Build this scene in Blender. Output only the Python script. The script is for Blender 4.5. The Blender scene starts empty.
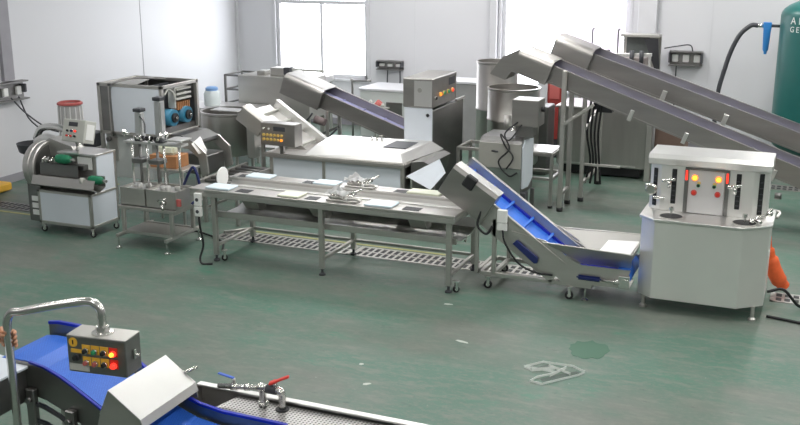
import bpy, bmesh, math, random
from mathutils import Vector, Matrix
random.seed(7)
SC = bpy.context.scene
COL = SC.collection
V = Vector
R = math.radians

# ------------------------------------------------------------------ materials
MATS = {}
def _nodes(name):
    m = bpy.data.materials.new(name); m.use_nodes = True
    nt = m.node_tree
    return m, nt, nt.nodes['Principled BSDF']
def mat(name, col, rough=.5, metal=0., var=.06, scale=6., stretch=(1,1,1), bump=0., emit=None, es=0., rvar=.0, spec=None):
    if name in MATS: return MATS[name]
    m, nt, b = _nodes(name)
    N, L = nt.nodes, nt.links
    tc = N.new('ShaderNodeTexCoord'); mp = N.new('ShaderNodeMapping')
    mp.inputs['Scale'].default_value = stretch
    L.new(tc.outputs['Object'], mp.inputs['Vector'])
    nz = N.new('ShaderNodeTexNoise'); nz.inputs['Scale'].default_value = scale; nz.inputs['Detail'].default_value = 3
    L.new(mp.outputs[0], nz.inputs['Vector'])
    rp = N.new('ShaderNodeValToRGB')
    c0 = [max(0, c*(1-var)) for c in col]; c1 = [min(1, c*(1+var)) for c in col]
    rp.color_ramp.elements[0].color = (*c0, 1); rp.color_ramp.elements[0].position = .3
    rp.color_ramp.elements[1].color = (*c1, 1); rp.color_ramp.elements[1].position = .7
    L.new(nz.outputs['Fac'], rp.inputs[0]); L.new(rp.outputs[0], b.inputs['Base Color'])
    b.inputs['Metallic'].default_value = metal
    b.inputs['Roughness'].default_value = rough
    if spec is not None: b.inputs['Specular IOR Level'].default_value = spec
    if rvar:
        mr = N.new('ShaderNodeMapRange'); mr.inputs['To Min'].default_value = max(.03, rough-rvar); mr.inputs['To Max'].default_value = rough+rvar
        L.new(nz.outputs['Fac'], mr.inputs['Value']); L.new(mr.outputs[0], b.inputs['Roughness'])
    if bump:
        bp = N.new('ShaderNodeBump'); bp.inputs['Strength'].default_value = bump; bp.inputs['Distance'].default_value = .01
        L.new(nz.outputs['Fac'], bp.inputs['Height']); L.new(bp.outputs[0], b.inputs['Normal'])
    if emit:
        b.inputs['Emission Color'].default_value = (*emit, 1); b.inputs['Emission Strength'].default_value = es
    MATS[name] = m
    return m
def srgb(r, g, b):
    f = lambda c: (c/255/12.92) if c/255 <= .04045 else ((c/255+.055)/1.055)**2.4
    return (f(r), f(g), f(b))

BSTEEL = mat('reflection_bright_steel', (.86,.845,.82), .46, .8, .03, 2, rvar=.04)  # paler steel copy; a lit reflection put into the coring machine's colour
STEEL = mat('brushed_steel', (.53,.515,.49), .44, .9, .05, 2.2, (1,1,3), rvar=.04)
STEELX = mat('brushed_steel_long', (.54,.52,.50), .42, .92, .05, 3, (.6,4,4), rvar=.04)
CSTEEL = mat('conveyor_sheet_steel', (.37,.355,.34), .38, .95, .07, 2.5, (.6,4,4), rvar=.05)
DSTEEL = mat('dull_steel', (.26,.255,.25), .42, 1., .08, 3, (1,1,3), rvar=.05)
PSTEEL = mat('polished_steel', (.70,.69,.67), .25, 1., .04, 5)
SATIN = mat('satin_steel_lit_tops', (.74,.73,.715), .40, 1., .03, 3, rvar=.05)  # paler steel; on tops its colour stands in for light from above
TSTEEL = mat('tank_steel', (.50,.48,.46), .36, 1., .10, 1.6, (4,4,.5), rvar=.06)
FILM = mat('white_protective_film', srgb(214,220,228), .38, 0., .02, 3)
CREAM = mat('grey_enamel', srgb(186,186,180), .45, 0., .03, 4)
WHITEP = mat('white_plastic', srgb(232,232,230), .4, 0., .02)
BLACK = mat('black_rubber', (.012,.012,.014), .55, 0., .2)
DARK = mat('dark_cavity', (.03,.03,.032), .6, 0., .2)
CHAR = mat('charcoal_plastic', (.05,.052,.06), .45, 0., .1)
BLUE = mat('blue_belt', srgb(58,118,216), .42, 0., .06, 20)
NAVY = mat('blue_edge', srgb(26,44,170), .4, 0., .05)
NAVY2 = mat('dark_blue_handle', srgb(28,40,96), .4, 0., .05)
MOTOR = mat('motor_blue', srgb(50,120,150), .45, 0., .1)
FILTB = mat('filter_blue', srgb(60,140,214), .35, 0., .05)
PURP = mat('lilac_belt', srgb(150,150,190), .45, 0., .06, 12)
GREENP = mat('green_roller', srgb(30,118,84), .5, 0., .12, 25)
TANKG = mat('tank_green_paint', srgb(34,98,94), .33, 0., .06, 3)
RED = mat('red_plastic', srgb(205,52,40), .42, 0., .08)
DRED = mat('faded_red', srgb(186,96,92), .5, 0., .08)
ORANGE = mat('orange_fabric', srgb(236,104,54), .7, 0., .12, 14, bump=.4)
YEL = mat('yellow_paint', srgb(226,174,60), .5, 0., .08)
YELF = mat('yellow_line_paint', srgb(158,156,104), .6, 0., .16, 9)
BROWN = mat('cardboard', srgb(168,118,78), .8, 0., .12, 8)
TRAYB = mat('pale_blue_tray', srgb(214,228,236), .45, 0., .03)
TRAYY = mat('pale_cream_tray', srgb(226,228,208), .45, 0., .03)
RAG = mat('white_cloth', srgb(236,236,236), .85, 0., .04, 18, bump=.3)
LAMPR = mat('red_lamp', srgb(235,40,30), .3, emit=(1,.05,.03), es=1.3)
LAMPO = mat('orange_lamp', srgb(255,140,30), .3, emit=(1,.25,.02), es=1.6)
LAMPY = mat('lit_amber_core', srgb(255,170,50), .3, emit=(1,.38,.04), es=2.4)
KEYY = mat('yellow_key', srgb(222,190,110), .4, 0., .05)
KEYG = mat('green_key', srgb(50,150,100), .4, 0., .05)
SKIN = mat('skin', srgb(196,142,112), .55, 0., .06, 30)
SLEEVE = mat('grey_blue_cloth', srgb(70,84,104), .85, 0., .1, 40)
WALLG = mat('wall_panel_white', srgb(210,210,214), .5, 0., .012, .6)
WALLD = mat('grey_rear_wall', srgb(158,158,158), .7, 0., .04, 1.)
CEIL = mat('ceiling_white', srgb(226,226,226), .7, 0., .02, .5)
BASEB = mat('grey_skirting', srgb(150,148,154), .6, 0., .05)
FRAMEW = mat('white_window_frame', srgb(206,206,210), .4, 0., .02)
PALEC = mat('pale_cabinet_paint', srgb(196,200,198), .5, 0., .03)
CURT = mat('pale_curtain', srgb(226,220,228), .8, 0., .08, 3, (14,1,1))
LIGHTM = mat('lamp_diffuser', srgb(250,250,250), .4, emit=(1,1,1), es=1.5)
JUG = mat('clear_jug_plastic', srgb(205,214,216), .25, 0., .05)
BUCKET = mat('grey_translucent_plastic', srgb(186,184,184), .45, 0., .05)
GALV = mat('aluminium', (.72,.72,.72), .38, 1., .05)

def floor_mat():
    m, nt, b = _nodes('green_worn_floor_paint'); N, L = nt.nodes, nt.links
    tc = N.new('ShaderNodeTexCoord')
    def noise(scale, detail, st=(1,1,1), loc=(0,0,0), rough=.6):
        mp = N.new('ShaderNodeMapping'); mp.inputs['Scale'].default_value = st; mp.inputs['Location'].default_value = loc
        L.new(tc.outputs['Object'], mp.inputs['Vector'])
        n = N.new('ShaderNodeTexNoise'); n.inputs['Scale'].default_value = scale; n.inputs['Detail'].default_value = detail; n.inputs['Roughness'].default_value = rough
        L.new(mp.outputs[0], n.inputs['Vector']); return n.outputs['Fac']
    def ramp(src, p0, p1, c0=(0,0,0,1), c1=(1,1,1,1)):
        r = N.new('ShaderNodeValToRGB'); r.color_ramp.elements[0].position = p0; r.color_ramp.elements[1].position = p1
        r.color_ramp.elements[0].color = c0; r.color_ramp.elements[1].color = c1
        L.new(src, r.inputs[0]); return r.outputs[0]
    def mix(f, a, bb):
        x = N.new('ShaderNodeMix'); x.data_type = 'RGBA'
        if isinstance(f, float): x.inputs[0].default_value = f
        else: L.new(f, x.inputs[0])
        for s, i in ((a, 6), (bb, 7)):
            if isinstance(s, tuple): x.inputs[i].default_value = (*s, 1)
            else: L.new(s, x.inputs[i])
        return x.outputs[2]
    green = srgb(75,110,95); worn = srgb(101,109,101); bright = srgb(62,120,98); dark = srgb(62,76,70)
    c = mix(ramp(noise(.55, 6, (1,1.9,1)), .40, .62), green, worn)
    c = mix(ramp(noise(1.3, 5, (1,2,1), (4,2,0)), .60, .74), c, bright)
    c = mix(ramp(noise(2.6, 8, (1.2,3.4,1), (9,1,0), .72), .50, .66), c, srgb(112,118,109))
    c = mix(ramp(noise(4.5, 8, (1,2.6,1), (2,7,0), .75), .61, .72), c, dark)
    c = mix(ramp(noise(9, 4, (1,2.2,1), (5,5,0)), .735, .76), c, srgb(160,168,161))
    c = mix(ramp(noise(14, 6, (1,2,1), (3,3,0), .8), .50, .72), c, srgb(116,118,111))
    c = mix(ramp(noise(7, 7, (1,2.4,1), (8,3,0), .8), .60, .70), c, srgb(70,90,81))
    c = mix(ramp(noise(17, 3, (1,2.0,1), (1,5,0)), .745, .765), c, srgb(178,184,178))
    L.new(c, b.inputs['Base Color'])
    r = N.new('ShaderNodeMapRange'); r.inputs['To Min'].default_value = .34; r.inputs['To Max'].default_value = .6
    L.new(noise(1.8, 6, (1,1.6,1), (1,3,0)), r.inputs['Value']); L.new(r.outputs[0], b.inputs['Roughness'])
    b.inputs['Specular IOR Level'].default_value = .45
    return m
FLOORM = floor_mat()

def patch_mat(name, col, thr, scale=9):
    m, nt, b = _nodes(name); N, L = nt.nodes, nt.links
    tc = N.new('ShaderNodeTexCoord'); n = N.new('ShaderNodeTexNoise'); n.inputs['Scale'].default_value = scale; n.inputs['Detail'].default_value = 6
    L.new(tc.outputs['Object'], n.inputs['Vector'])
    r = N.new('ShaderNodeValToRGB'); r.color_ramp.elements[0].position = thr-.03; r.color_ramp.elements[1].position = thr+.03
    r.color_ramp.elements[0].color = (*srgb(78,108,95),1); r.color_ramp.elements[1].color = (*col,1)
    L.new(n.outputs['Fac'], r.inputs[0]); L.new(r.outputs[0], b.inputs['Base Color']); b.inputs['Roughness'].default_value = .5
    return m

def perforated_mat():
    m, nt, b = _nodes('perforated_steel'); N, L = nt.nodes, nt.links
    tc = N.new('ShaderNodeTexCoord'); mp = N.new('ShaderNodeMapping'); mp.inputs['Scale'].default_value = (46,46,46)
    L.new(tc.outputs['Object'], mp.inputs[0])
    sx = N.new('ShaderNodeSeparateXYZ'); L.new(mp.outputs[0], sx.inputs[0])
    def math_(op, a, bv=None):
        n = N.new('ShaderNodeMath'); n.operation = op
        for i, s in enumerate((a, bv)):
            if s is None: continue
            if isinstance(s, (int, float)): n.inputs[i].default_value = s
            else: L.new(s, n.inputs[i])
        return n.outputs[0]
    fx = math_('SUBTRACT', math_('FRACT', sx.outputs[0]), .5); fy = math_('SUBTRACT', math_('FRACT', sx.outputs[1]), .5)
    d = math_('ADD', math_('MULTIPLY', fx, fx), math_('MULTIPLY', fy, fy))
    hole = math_('LESS_THAN', d, .085)
    mx = N.new('ShaderNodeMix'); mx.data_type = 'RGBA'; L.new(hole, mx.inputs[0])
    mx.inputs[6].default_value = (.52,.51,.50,1); mx.inputs[7].default_value = (.05,.05,.05,1)
    L.new(mx.outputs[2], b.inputs['Base Color']); b.inputs['Roughness'].default_value = .35
    L.new(math_('SUBTRACT', 1., hole), b.inputs['Metallic'])
    return m
PERF = perforated_mat()

def belt_mat():
    m, nt, b = _nodes('blue_modular_belt'); N, L = nt.nodes, nt.links
    tc = N.new('ShaderNodeTexCoord'); mp = N.new('ShaderNodeMapping'); mp.inputs['Scale'].default_value = (40,40,0)
    L.new(tc.outputs['Object'], mp.inputs[0])
    br = N.new('ShaderNodeTexBrick'); br.inputs['Scale'].default_value = 1.; br.inputs['Mortar Size'].default_value = .07
    br.inputs['Color1'].default_value = (*srgb(58,122,220),1); br.inputs['Color2'].default_value = (*srgb(66,130,226),1); br.inputs['Mortar'].default_value = (*srgb(38,88,190),1)
    L.new(mp.outputs[0], br.inputs[0]); L.new(br.outputs[0], b.inputs['Base Color']); b.inputs['Roughness'].default_value = .4
    return m
MODB = belt_mat()

def glass_mat():
    m = bpy.data.materials.new('window_glass'); m.use_nodes = True; nt = m.node_tree; N, L = nt.nodes, nt.links
    for n in list(N): N.remove(n)
    o = N.new('ShaderNodeOutputMaterial'); t = N.new('ShaderNodeBsdfTransparent'); g = N.new('ShaderNodeBsdfGlossy')
    g.inputs['Roughness'].default_value = .05; mx = N.new('ShaderNodeMixShader'); mx.inputs[0].default_value = .06
    L.new(t.outputs[0], mx.inputs[1]); L.new(g.outputs[0], mx.inputs[2]); L.new(mx.outputs[0], o.inputs[0])
    return m
GLASS = glass_mat()

# ------------------------------------------------------------------ geometry helpers
class MB:
    """collects shapes given in room coordinates and links them as ONE mesh object"""
    def __init__(s, M=None): s.bm = bmesh.new(); s.M = M
    def _add(s, bm2, smooth=False):
        if s.M is not None: bm2.transform(s.M)
        for f in bm2.faces: f.smooth = smooth
        me = bpy.data.meshes.new('t'); bm2.to_mesh(me); bm2.free(); s.bm.from_mesh(me); bpy.data.meshes.remove(me)
        return s
    def box(s, x0, x1, y0, y1, z0, z1, bev=0, rot=None, seg=1):
        b = bmesh.new(); bmesh.ops.create_cube(b, size=1)
        sx, sy, sz = abs(x1-x0), abs(y1-y0), abs(z1-z0)
        bmesh.ops.scale(b, vec=(sx, sy, sz), verts=b.verts)
        if bev: bmesh.ops.bevel(b, geom=list(b.edges), offset=min(bev, sx*.45, sy*.45, sz*.45), segments=seg, affect='EDGES')
        if rot: b.transform(rot)
        bmesh.ops.translate(b, vec=((x0+x1)/2, (y0+y1)/2, (z0+z1)/2), verts=b.verts)
        return s._add(b)
    def bar(s, p, q, w=.04, h=None, bev=.003):
        p, q = V(p), V(q); h = h or w; d = q-p; l = d.length
        b = bmesh.new(); bmesh.ops.create_cube(b, size=1); bmesh.ops.scale(b, vec=(w, h, l), verts=b.verts)
        if bev: bmesh.ops.bevel(b, geom=list(b.edges), offset=bev, segments=1, affect='EDGES')
        z = d.normalized(); up = V((0,1,0)) if abs(z.y) < .9 else V((1,0,0))
        x = up.cross(z).normalized(); y = z.cross(x)
        M = Matrix((x, y, z)).transposed().to_4x4(); M.translation = (p+q)/2
        b.transform(M); return s._add(b)
    def cyl(s, p, q, r, r2=None, seg=20, caps=True):
        p, q = V(p), V(q); d = q-p
        b = bmesh.new(); bmesh.ops.create_cone(b, cap_ends=caps, segments=seg, radius1=r, radius2=r if r2 is None else r2, depth=d.length)
        M = d.to_track_quat('Z', 'Y').to_matrix().to_4x4(); M.translation = (p+q)/2
        b.transform(M)
        if s.M is not None: b.transform(s.M)
        for f in b.faces: f.smooth = len(f.verts) == 4
        me = bpy.data.meshes.new('t'); b.to_mesh(me); b.free(); s.bm.from_mesh(me); bpy.data.meshes.remove(me); return s
    def sph(s, c, r, sc=(1,1,1), seg=14):
        b = bmesh.new(); bmesh.ops.create_uvsphere(b, u_segments=seg, v_segments=seg//2+2, radius=r)
        bmesh.ops.scale(b, vec=sc, verts=b.verts); bmesh.ops.translate(b, vec=c, verts=b.verts); return s._add(b, True)
    def prism(s, pts, axis, a0, a1, bev=0, smooth=False):
        """polygon given in the plane square to axis, pushed from a0 to a1"""
        def P(p, a):
            return {'x': (a, p[0], p[1]), 'y': (p[0], a, p[1]), 'z': (p[0], p[1], a)}[axis]
        b = bmesh.new(); v0 = [b.verts.new(P(p, a0)) for p in pts]; v1 = [b.verts.new(P(p, a1)) for p in pts]
        n = len(pts); b.faces.new(v0); b.faces.new(list(reversed(v1)))
        for i in range(n): b.faces.new((v0[i], v1[i], v1[(i+1) % n], v0[(i+1) % n]))
        bmesh.ops.recalc_face_normals(b, faces=b.faces)
        if bev: bmesh.ops.bevel(b, geom=list(b.edges), offset=bev, segments=1, affect='EDGES')
        return s._add(b, smooth)
    def lathe(s, prof, c, seg=32, axis='z', closed=False):
        b = bmesh.new(); rings = []
        for r, h in prof:
            ring = []
            for i in range(seg):
                a = 2*math.pi*i/seg; x, y = max(r, 1e-4)*math.cos(a), max(r, 1e-4)*math.sin(a)
                p = {'z': (x, y, h), 'x': (h, x, y), 'y': (x, h, y)}[axis]
                ring.append(b.verts.new(V(p)+V(c)))
            rings.append(ring)
        k = len(rings)
        for j in range(k if closed else k-1):
            A, B = rings[j], rings[(j+1) % k]
            for i in range(seg): b.faces.new((A[i], A[(i+1) % seg], B[(i+1) % seg], B[i]))
        bmesh.ops.remove_doubles(b, verts=b.verts, dist=2e-4); bmesh.ops.recalc_face_normals(b, faces=b.faces)
        if s.M is not None: b.transform(s.M)
        for f in b.faces: f.smooth = True
        for e in b.edges:
            if len(e.link_faces) == 2 and e.calc_face_angle(0) > R(35): e.smooth = False
        me = bpy.data.meshes.new('t'); b.to_mesh(me); b.free(); s.bm.from_mesh(me); bpy.data.meshes.remove(me); return s
    def tube(s, pts, r, seg=8, smooth_path=True, n=8):
        pts = [V(p) for p in pts]
        if smooth_path and len(pts) > 2:
            out = []; P = [2*pts[0]-pts[1]]+pts+[2*pts[-1]-pts[-2]]
            for i in range(1, len(P)-2):
                for k in range(n):
                    t = k/n; a, b_, c, d = P[i-1], P[i], P[i+1], P[i+2]
                    out.append(.5*((2*b_)+(c-a)*t+(2*a-5*b_+4*c-d)*t*t+(3*b_-a-3*c+d)*t**3))
            out.append(pts[-1]); pts = out
        b = bmesh.new(); rings = []; N0 = None
        for i, p in enumerate(pts):
            d = (pts[min(i+1, len(pts)-1)]-pts[max(i-1, 0)]).normalized()
            if N0 is None: N0 = d.orthogonal().normalized()
            N0 = (N0-d*N0.dot(d)).normalized(); B = d.cross(N0)
            rr = r[min(i*len(r)//len(pts), len(r)-1)] if isinstance(r, list) else r
            rings.append([b.verts.new(p+rr*(math.cos(2*math.pi*k/seg)*N0+math.sin(2*math.pi*k/seg)*B)) for k in range(seg)])
        for A, C in zip(rings, rings[1:]):
            for k in range(seg): b.faces.new((A[k], A[(k+1) % seg], C[(k+1) % seg], C[k]))
        b.faces.new(list(reversed(rings[0]))); b.faces.new(rings[-1])
        return s._add(b, True)
    def sheet(s, prof, y0, y1, t=.004, axis='y'):
        """thin bent sheet: open profile with real thickness, extruded along the axis"""
        P = [V(p) for p in prof]; nn = []
        for i in range(len(P)):
            d = (P[min(i+1, len(P)-1)]-P[max(i-1, 0)]).normalized(); nn.append(V((-d.y, d.x)))
        pts = [tuple(p+n*t/2) for p, n in zip(P, nn)]+[tuple(p-n*t/2) for p, n in reversed(list(zip(P, nn)))]
        return s.prism(pts, axis, y0, y1)
    def quadplate(s, a, b_, c, d, t=.004):
        a, b_, c, d = map(V, (a, b_, c, d)); n = (b_-a).cross(d-a).normalized()*t
        b = bmesh.new(); lo = [b.verts.new(p) for p in (a, b_, c, d)]; hi = [b.verts.new(p+n) for p in (a, b_, c, d)]
        b.faces.new(list(reversed(lo))); b.faces.new(hi)
        for i in range(4): b.faces.new((lo[i], lo[(i+1) % 4], hi[(i+1) % 4], hi[i]))
        bmesh.ops.recalc_face_normals(b, faces=b.faces)
        return s._add(b)
    def build(s, name, m, parent=None, label=None):
        me = bpy.data.meshes.new(name)
        base = BASE.get(parent.name, V((0,0,0))) if parent else V((0,0,0))
        if base.length: bmesh.ops.translate(s.bm, vec=-base, verts=s.bm.verts)
        s.bm.to_mesh(me); s.bm.free(); me.materials.append(m)
        o = bpy.data.objects.new(name, me); COL.objects.link(o)
        if parent: o.parent = parent; BASE[o.name] = base
        if label: o['label'] = label
        return o
BASE = {}
def thing(name, label, cat, loc, group=None):
    o = bpy.data.objects.new(name, None); o.empty_display_size = .1; COL.objects.link(o); o.location = loc
    BASE[o.name] = V(loc); o['label'] = label; o['category'] = cat
    if group: o['group'] = group
    return o
def tag(o, label, cat, group=None, kind=None):
    """a thing that is one mesh: origin moved to the foot of its shape"""
    vs = [v.co for v in o.data.vertices]
    c = V(((min(v.x for v in vs)+max(v.x for v in vs))/2, (min(v.y for v in vs)+max(v.y for v in vs))/2, min(v.z for v in vs)))
    o.data.transform(Matrix.Translation(-c)); o.location = c; BASE[o.name] = c
    o['label'] = label; o['category'] = cat
    if group: o['group'] = group
    if kind: o['kind'] = kind
    return o
def struct(o): o['kind'] = 'structure'; return o
def copy_tree(o, parent=None):
    c = o.copy(); COL.objects.link(c); c.parent = parent
    BASE[c.name] = BASE.get(o.name, V((0,0,0)))
    for ch in [x for x in bpy.data.objects if x.parent == o]: copy_tree(ch, c)
    return c
def text(name, s, size, m, parent, M, label=None):
    cu = bpy.data.curves.new('t', 'FONT'); cu.body = s; cu.size = size; cu.extrude = .0015; cu.align_x = 'CENTER'; cu.align_y = 'CENTER'
    to = bpy.data.objects.new('t', cu); COL.objects.link(to)
    bpy.context.view_layer.update()
    me = bpy.data.meshes.new_from_object(to.evaluated_get(bpy.context.evaluated_depsgraph_get()))
    bpy.data.objects.remove(to); me.transform(M)
    base = BASE.get(parent.name, V((0,0,0))); me.transform(Matrix.Translation(-base))
    me.materials.clear(); me.materials.append(m)
    o = bpy.data.objects.new(name, me); COL.objects.link(o); o.parent = parent
    if label: o['label'] = label
    return o
def foot(t, x, y, z, r=.028):
    MB().lathe([(0,0),(r,0),(r,.012),(r*.45,.022),(.009,.03),(.009,z),(0,z)], (x,y,0), 16).build('foot', PSTEEL, t)
def caster(t, x, y, top=.11, r=.036, rot=0):
    f = MB(); M = Matrix.Translation((x,y,0)) @ Matrix.Rotation(rot, 4, 'Z')
    f.M = M; f.box(-.03,.03,-.026,.026,top-.012,top); f.box(-.012,.016,-.024,-.020,r*.7,top-.01); f.box(-.012,.016,.020,.024,r*.7,top-.01)
    c = f.build('caster', PSTEEL, t)
    w = MB(M); w.lathe([(0,-.015),(r*.85,-.015),(r,-.009),(r,.009),(r*.85,.015),(0,.015)], (0,0,r), 18, 'y'); BASE[c.name] = BASE[t.name]
    w.build('wheel', BLACK, c); 
    h = MB(M); h.cyl((0,-.019,r),(0,.019,r),r*.45,seg=12); h.build('hub', CREAM, c)
def button(t, p, nrm, r, m, ring=PSTEEL):
    p = V(p); n = V(nrm).normalized()
    b = MB().cyl(p, p+n*.012, r*1.3, seg=16).build('button_bezel', ring, t); BASE[b.name] = BASE.get(t.name, V((0,0,0)))
    MB().cyl(p+n*.008, p+n*.024, r, r*.85, seg=16).build('button', m, b)

# ------------------------------------------------------------------ the room
def room():
    X0, X1, Y0, Y1, Z1 = -10.6, 5.0, -2.5, 17.0, 4.4
    struct(MB().box(X0-.2, X1+.2, Y0-.2, Y1+.3, -.12, 0).build('floor', FLOORM))
    struct(MB().box(X0-.2, X1+.2, Y0-.2, Y1+.3, Z1, Z1+.1).build('ceiling', CEIL))
    struct(MB().box(X0-.15, X0, Y0-.15, Y1+.22, 0, Z1).build('wall_left', WALLG))
    struct(MB().box(X1, X1+.15, Y0-.15, Y1+.22, 0, Z1).build('wall_right', WALLD))
    struct(MB().box(X0, X1, Y0-.15, Y0, 0, Z1).build('wall_front', WALLD))
    W = [(-9.72,-7.80,.87,2.95), (-5.22,-3.02,.87,2.95)]
    b = MB(); xs = X0
    for x0, x1, z0, z1 in W:
        b.box(xs, x0, Y1, Y1+.22, 0, Z1); b.box(x0, x1, Y1, Y1+.22, 0, z0); b.box(x0, x1, Y1, Y1+.22, z1, Z1); xs = x1
    b.box(xs, X1, Y1, Y1+.22, 0, Z1); struct(b.build('wall_back', WALLG))
    for i, (x0, x1, z0, z1) in enumerate(W):
        w = bpy.data.objects.new('window_%d' % (i+1), None); COL.objects.link(w); w.location = ((x0+x1)/2, Y1+.1, z0); BASE[w.name] = V(w.location); w['kind'] = 'structure'
        f = MB(); y0, y1 = Y1+.03, Y1+.1
        f.box(x0, x0+.07, y0, y1, z0, z1, .006); f.box(x1-.07, x1, y0, y1, z0, z1, .006); f.box(x0, x1, y0, y1, z0, z0+.08, .006); f.box(x0, x1, y0, y1, z1-.06, z1, .006)
        xm = (x0+x1)/2
        zt = 2.24 if i == 0 else 2.60
        f.box(x0, x1, y0-.01, y1-.01, zt, zt+.07, .006); f.box(xm-.03, xm+.03, y0-.012, y1, z0, zt+.04, .006)
        # architrave on the room side
        a = .055
        f.box(x0-a, x0, Y1-.02, Y1+.02, z0-a, z1+a, .004); f.box(x1, x1+a, Y1-.02, Y1+.02, z0-a, z1+a, .004)
        f.box(x0-a, x1+a, Y1-.035, Y1+.03, z0-.05, z0, .004); f.box(x0, x1, Y1-.02, Y1+.02, z1, z1+a, .004)
        f.build('window_frame', FRAMEW, w)
        p = MB(); p.box(x0+.07, xm-.03, Y1+.07, Y1+.076, z0+.07, zt+.01); p.box(xm+.03, x1-.07, Y1+.07, Y1+.076, z0+.07, zt+.01); p.box(x0+.07, x1-.07, Y1+.07, Y1+.076, zt+.07, z1-.06)
        p.build('pane', GLASS, w)
        if i == 1:
            g = MB()
            for k in range(13):
                x = x0+.1+k*(x1-x0-.2)/12; g.cyl((x, Y1+.17, z0), (x, Y1+.17, z1), .006, seg=6)
            for z in (1.3, 1.75, 2.2): g.cyl((x0, Y1+.17, z), (x1, Y1+.17, z), .006, seg=6)
            g.build('security_bar', FRAMEW, w)
        # daylight portal in the opening
        l = bpy.data.lights.new('portal', 'AREA'); l.shape = 'RECTANGLE'; l.size = x1-x0; l.size_y = z1-z0; l.cycles.is_portal = True
        lo = bpy.data.objects.new('portal_%d' % i, l); COL.objects.link(lo); lo.location = ((x0+x1)/2, Y1+.2, (z0+z1)/2); lo.rotation_euler = (R(-90), 0, 0)
    m, nt, b = _nodes('sheer_curtain'); o = nt.nodes['Material Output']; tr = nt.nodes.new('ShaderNodeBsdfTranslucent'); tr.inputs[0].default_value = (.62,.58,.63,1)
    mx = nt.nodes.new('ShaderNodeMixShader'); mx.inputs[0].default_value = .75; b.inputs['Base Color'].default_value = (.8,.76,.8,1)
    nt.links.new(b.outputs[0], mx.inputs[1]); nt.links.new(tr.outputs[0], mx.inputs[2]); nt.links.new(mx.outputs[0], o.inputs[0])
    pts = []
    for k in range(61):
        a = k/60; pts.append((-4.18+1.08*a, Y1-.05+.022*math.sin(a*52)+.01*math.sin(a*17)))
    lo = [(x, y-.003) for x, y in reversed(pts)]
    cb = MB().prism(pts+lo, 'z', .93, 2.9, smooth=False).build('curtain', m)
    tag(cb, 'sheer pale curtain over the right part of the right window', 'curtain')
    rd = MB().cyl((-4.25, Y1-.05, 2.92), (-3.0, Y1-.05, 2.92), .012).build('curtain_rail', FRAMEW); tag(rd, 'thin rail holding the sheer curtain', 'rail')
    # wall panel joints, corner strip
    t = MB()
    for y in (1.5, 4.1, 6.7, 9.3, 14.0): t.box(X0, X0+.004, y-.006, y+.006, .1, Z1)
    struct(t.build('trim_1', BASEB))
    t = MB()
    for x in (-6.85, -1.7, .8, 3.0): t.box(x-.006, x+.006, Y1-.004, Y1, .1, Z1)
    t.box(X0, X0+.05, Y1-.05, Y1, 0, Z1); struct(t.build('trim_2', FRAMEW))
    # service duct at the left of the wall, another beside the second window
    struct(MB().box(X0, X0+.06, 10.78, 10.98, 1.46, Z1, .004).build('trim_3', BASEB))
    struct(MB().box(-2.86, -2.56, Y1-.14, Y1, .9, Z1, .01).build('trim_4', FRAMEW))
    struct(MB().box(-5.42, -5.29, Y1-.08, Y1, .9, Z1, .01).build('trim_8', FRAMEW))
    struct(MB().box(X0, X0+.015, Y0, Y1, 0, .12, .003).build('baseboard_left', BASEB))
    struct(MB().box(X0, X1, Y1-.015, Y1, 0, .12, .003).build('baseboard_back', BASEB))
    # yellow floor lines
    struct(MB().box(-10.4, -8.9, 9.45, 9.50, 0, .002).build('trim_5', YELF))
    struct(MB().box(-6.1, -3.6, 9.89, 9.94, 0, .002).build('trim_6', YELF))
    struct(MB().box(-10.5, -9.1, 11.2, 11.3, 0, .002).build('trim_7', YELF))
room()

def drain(x0, x1, y0, y1, label):
    t = thing('drain_grate', label, 'drain', ((x0+x1)/2, (y0+y1)/2, 0))
    f = MB(); e = .03
    f.box(x0, x1, y0, y0+e, .0, .008); f.box(x0, x1, y1-e, y1, .0, .008); f.box(x0, x0+e, y0, y1, 0, .008); f.box(x1-e, x1, y0, y1, 0, .008)
    ym = (y0+y1)/2; f.box(x0, x1, ym-.012, ym+.012, .0, .008)
    n = int((x1-x0)/.075)
    for i in range(n):
        x = x0+(i+.5)*(x1-x0)/n; f.box(x-.013, x+.013, y0, y1, .0, .0075)
    f.build('grating', STEEL if x0 > -7 else DSTEEL, t); MB().box(x0+.01, x1-.01, y0+.01, y1-.01, .0, .003).build('channel', DARK, t)  # flat dark strip under the bars stands for the shaded channel depth
drain(-6.35, -4.62, 9.50, 9.84, 'slotted floor drain under the left half of the sorting table')
drain(-4.60, -2.9, 9.50, 9.84, 'slotted floor drain under the right half of the sorting table')
drain(-2.88, -1.55, 9.56, 9.84, 'slotted floor drain running beneath the blue belt conveyor')
drain(-.24, 1.4, 9.72, 10.0, 'slotted floor drain to the right of the coring machine under black cables')
drain(-10.0, -8.65, 9.58, 9.86, 'slotted floor drain at the far left beside the slicer')
drain(-.62, 1.3, 14.55, 14.85, 'slotted floor drain far back under the low end of the long conveyors')

def floor_patch(name, cx, cy, rx, ry, m, label, seed, rot=0):
    rnd = random.Random(seed); pts = []
    for i in range(26):
        a = 2*math.pi*i/26; k = 1+rnd.uniform(-.16, .12)
        x, y = rx*k*math.cos(a), ry*k*math.sin(a)
        pts.append((cx+x*math.cos(rot)-y*math.sin(rot), cy+x*math.sin(rot)+y*math.cos(rot)))
    tag(MB().prism(pts, 'z', .0006, .0022).build(name, m), label, 'floor stain')
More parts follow.
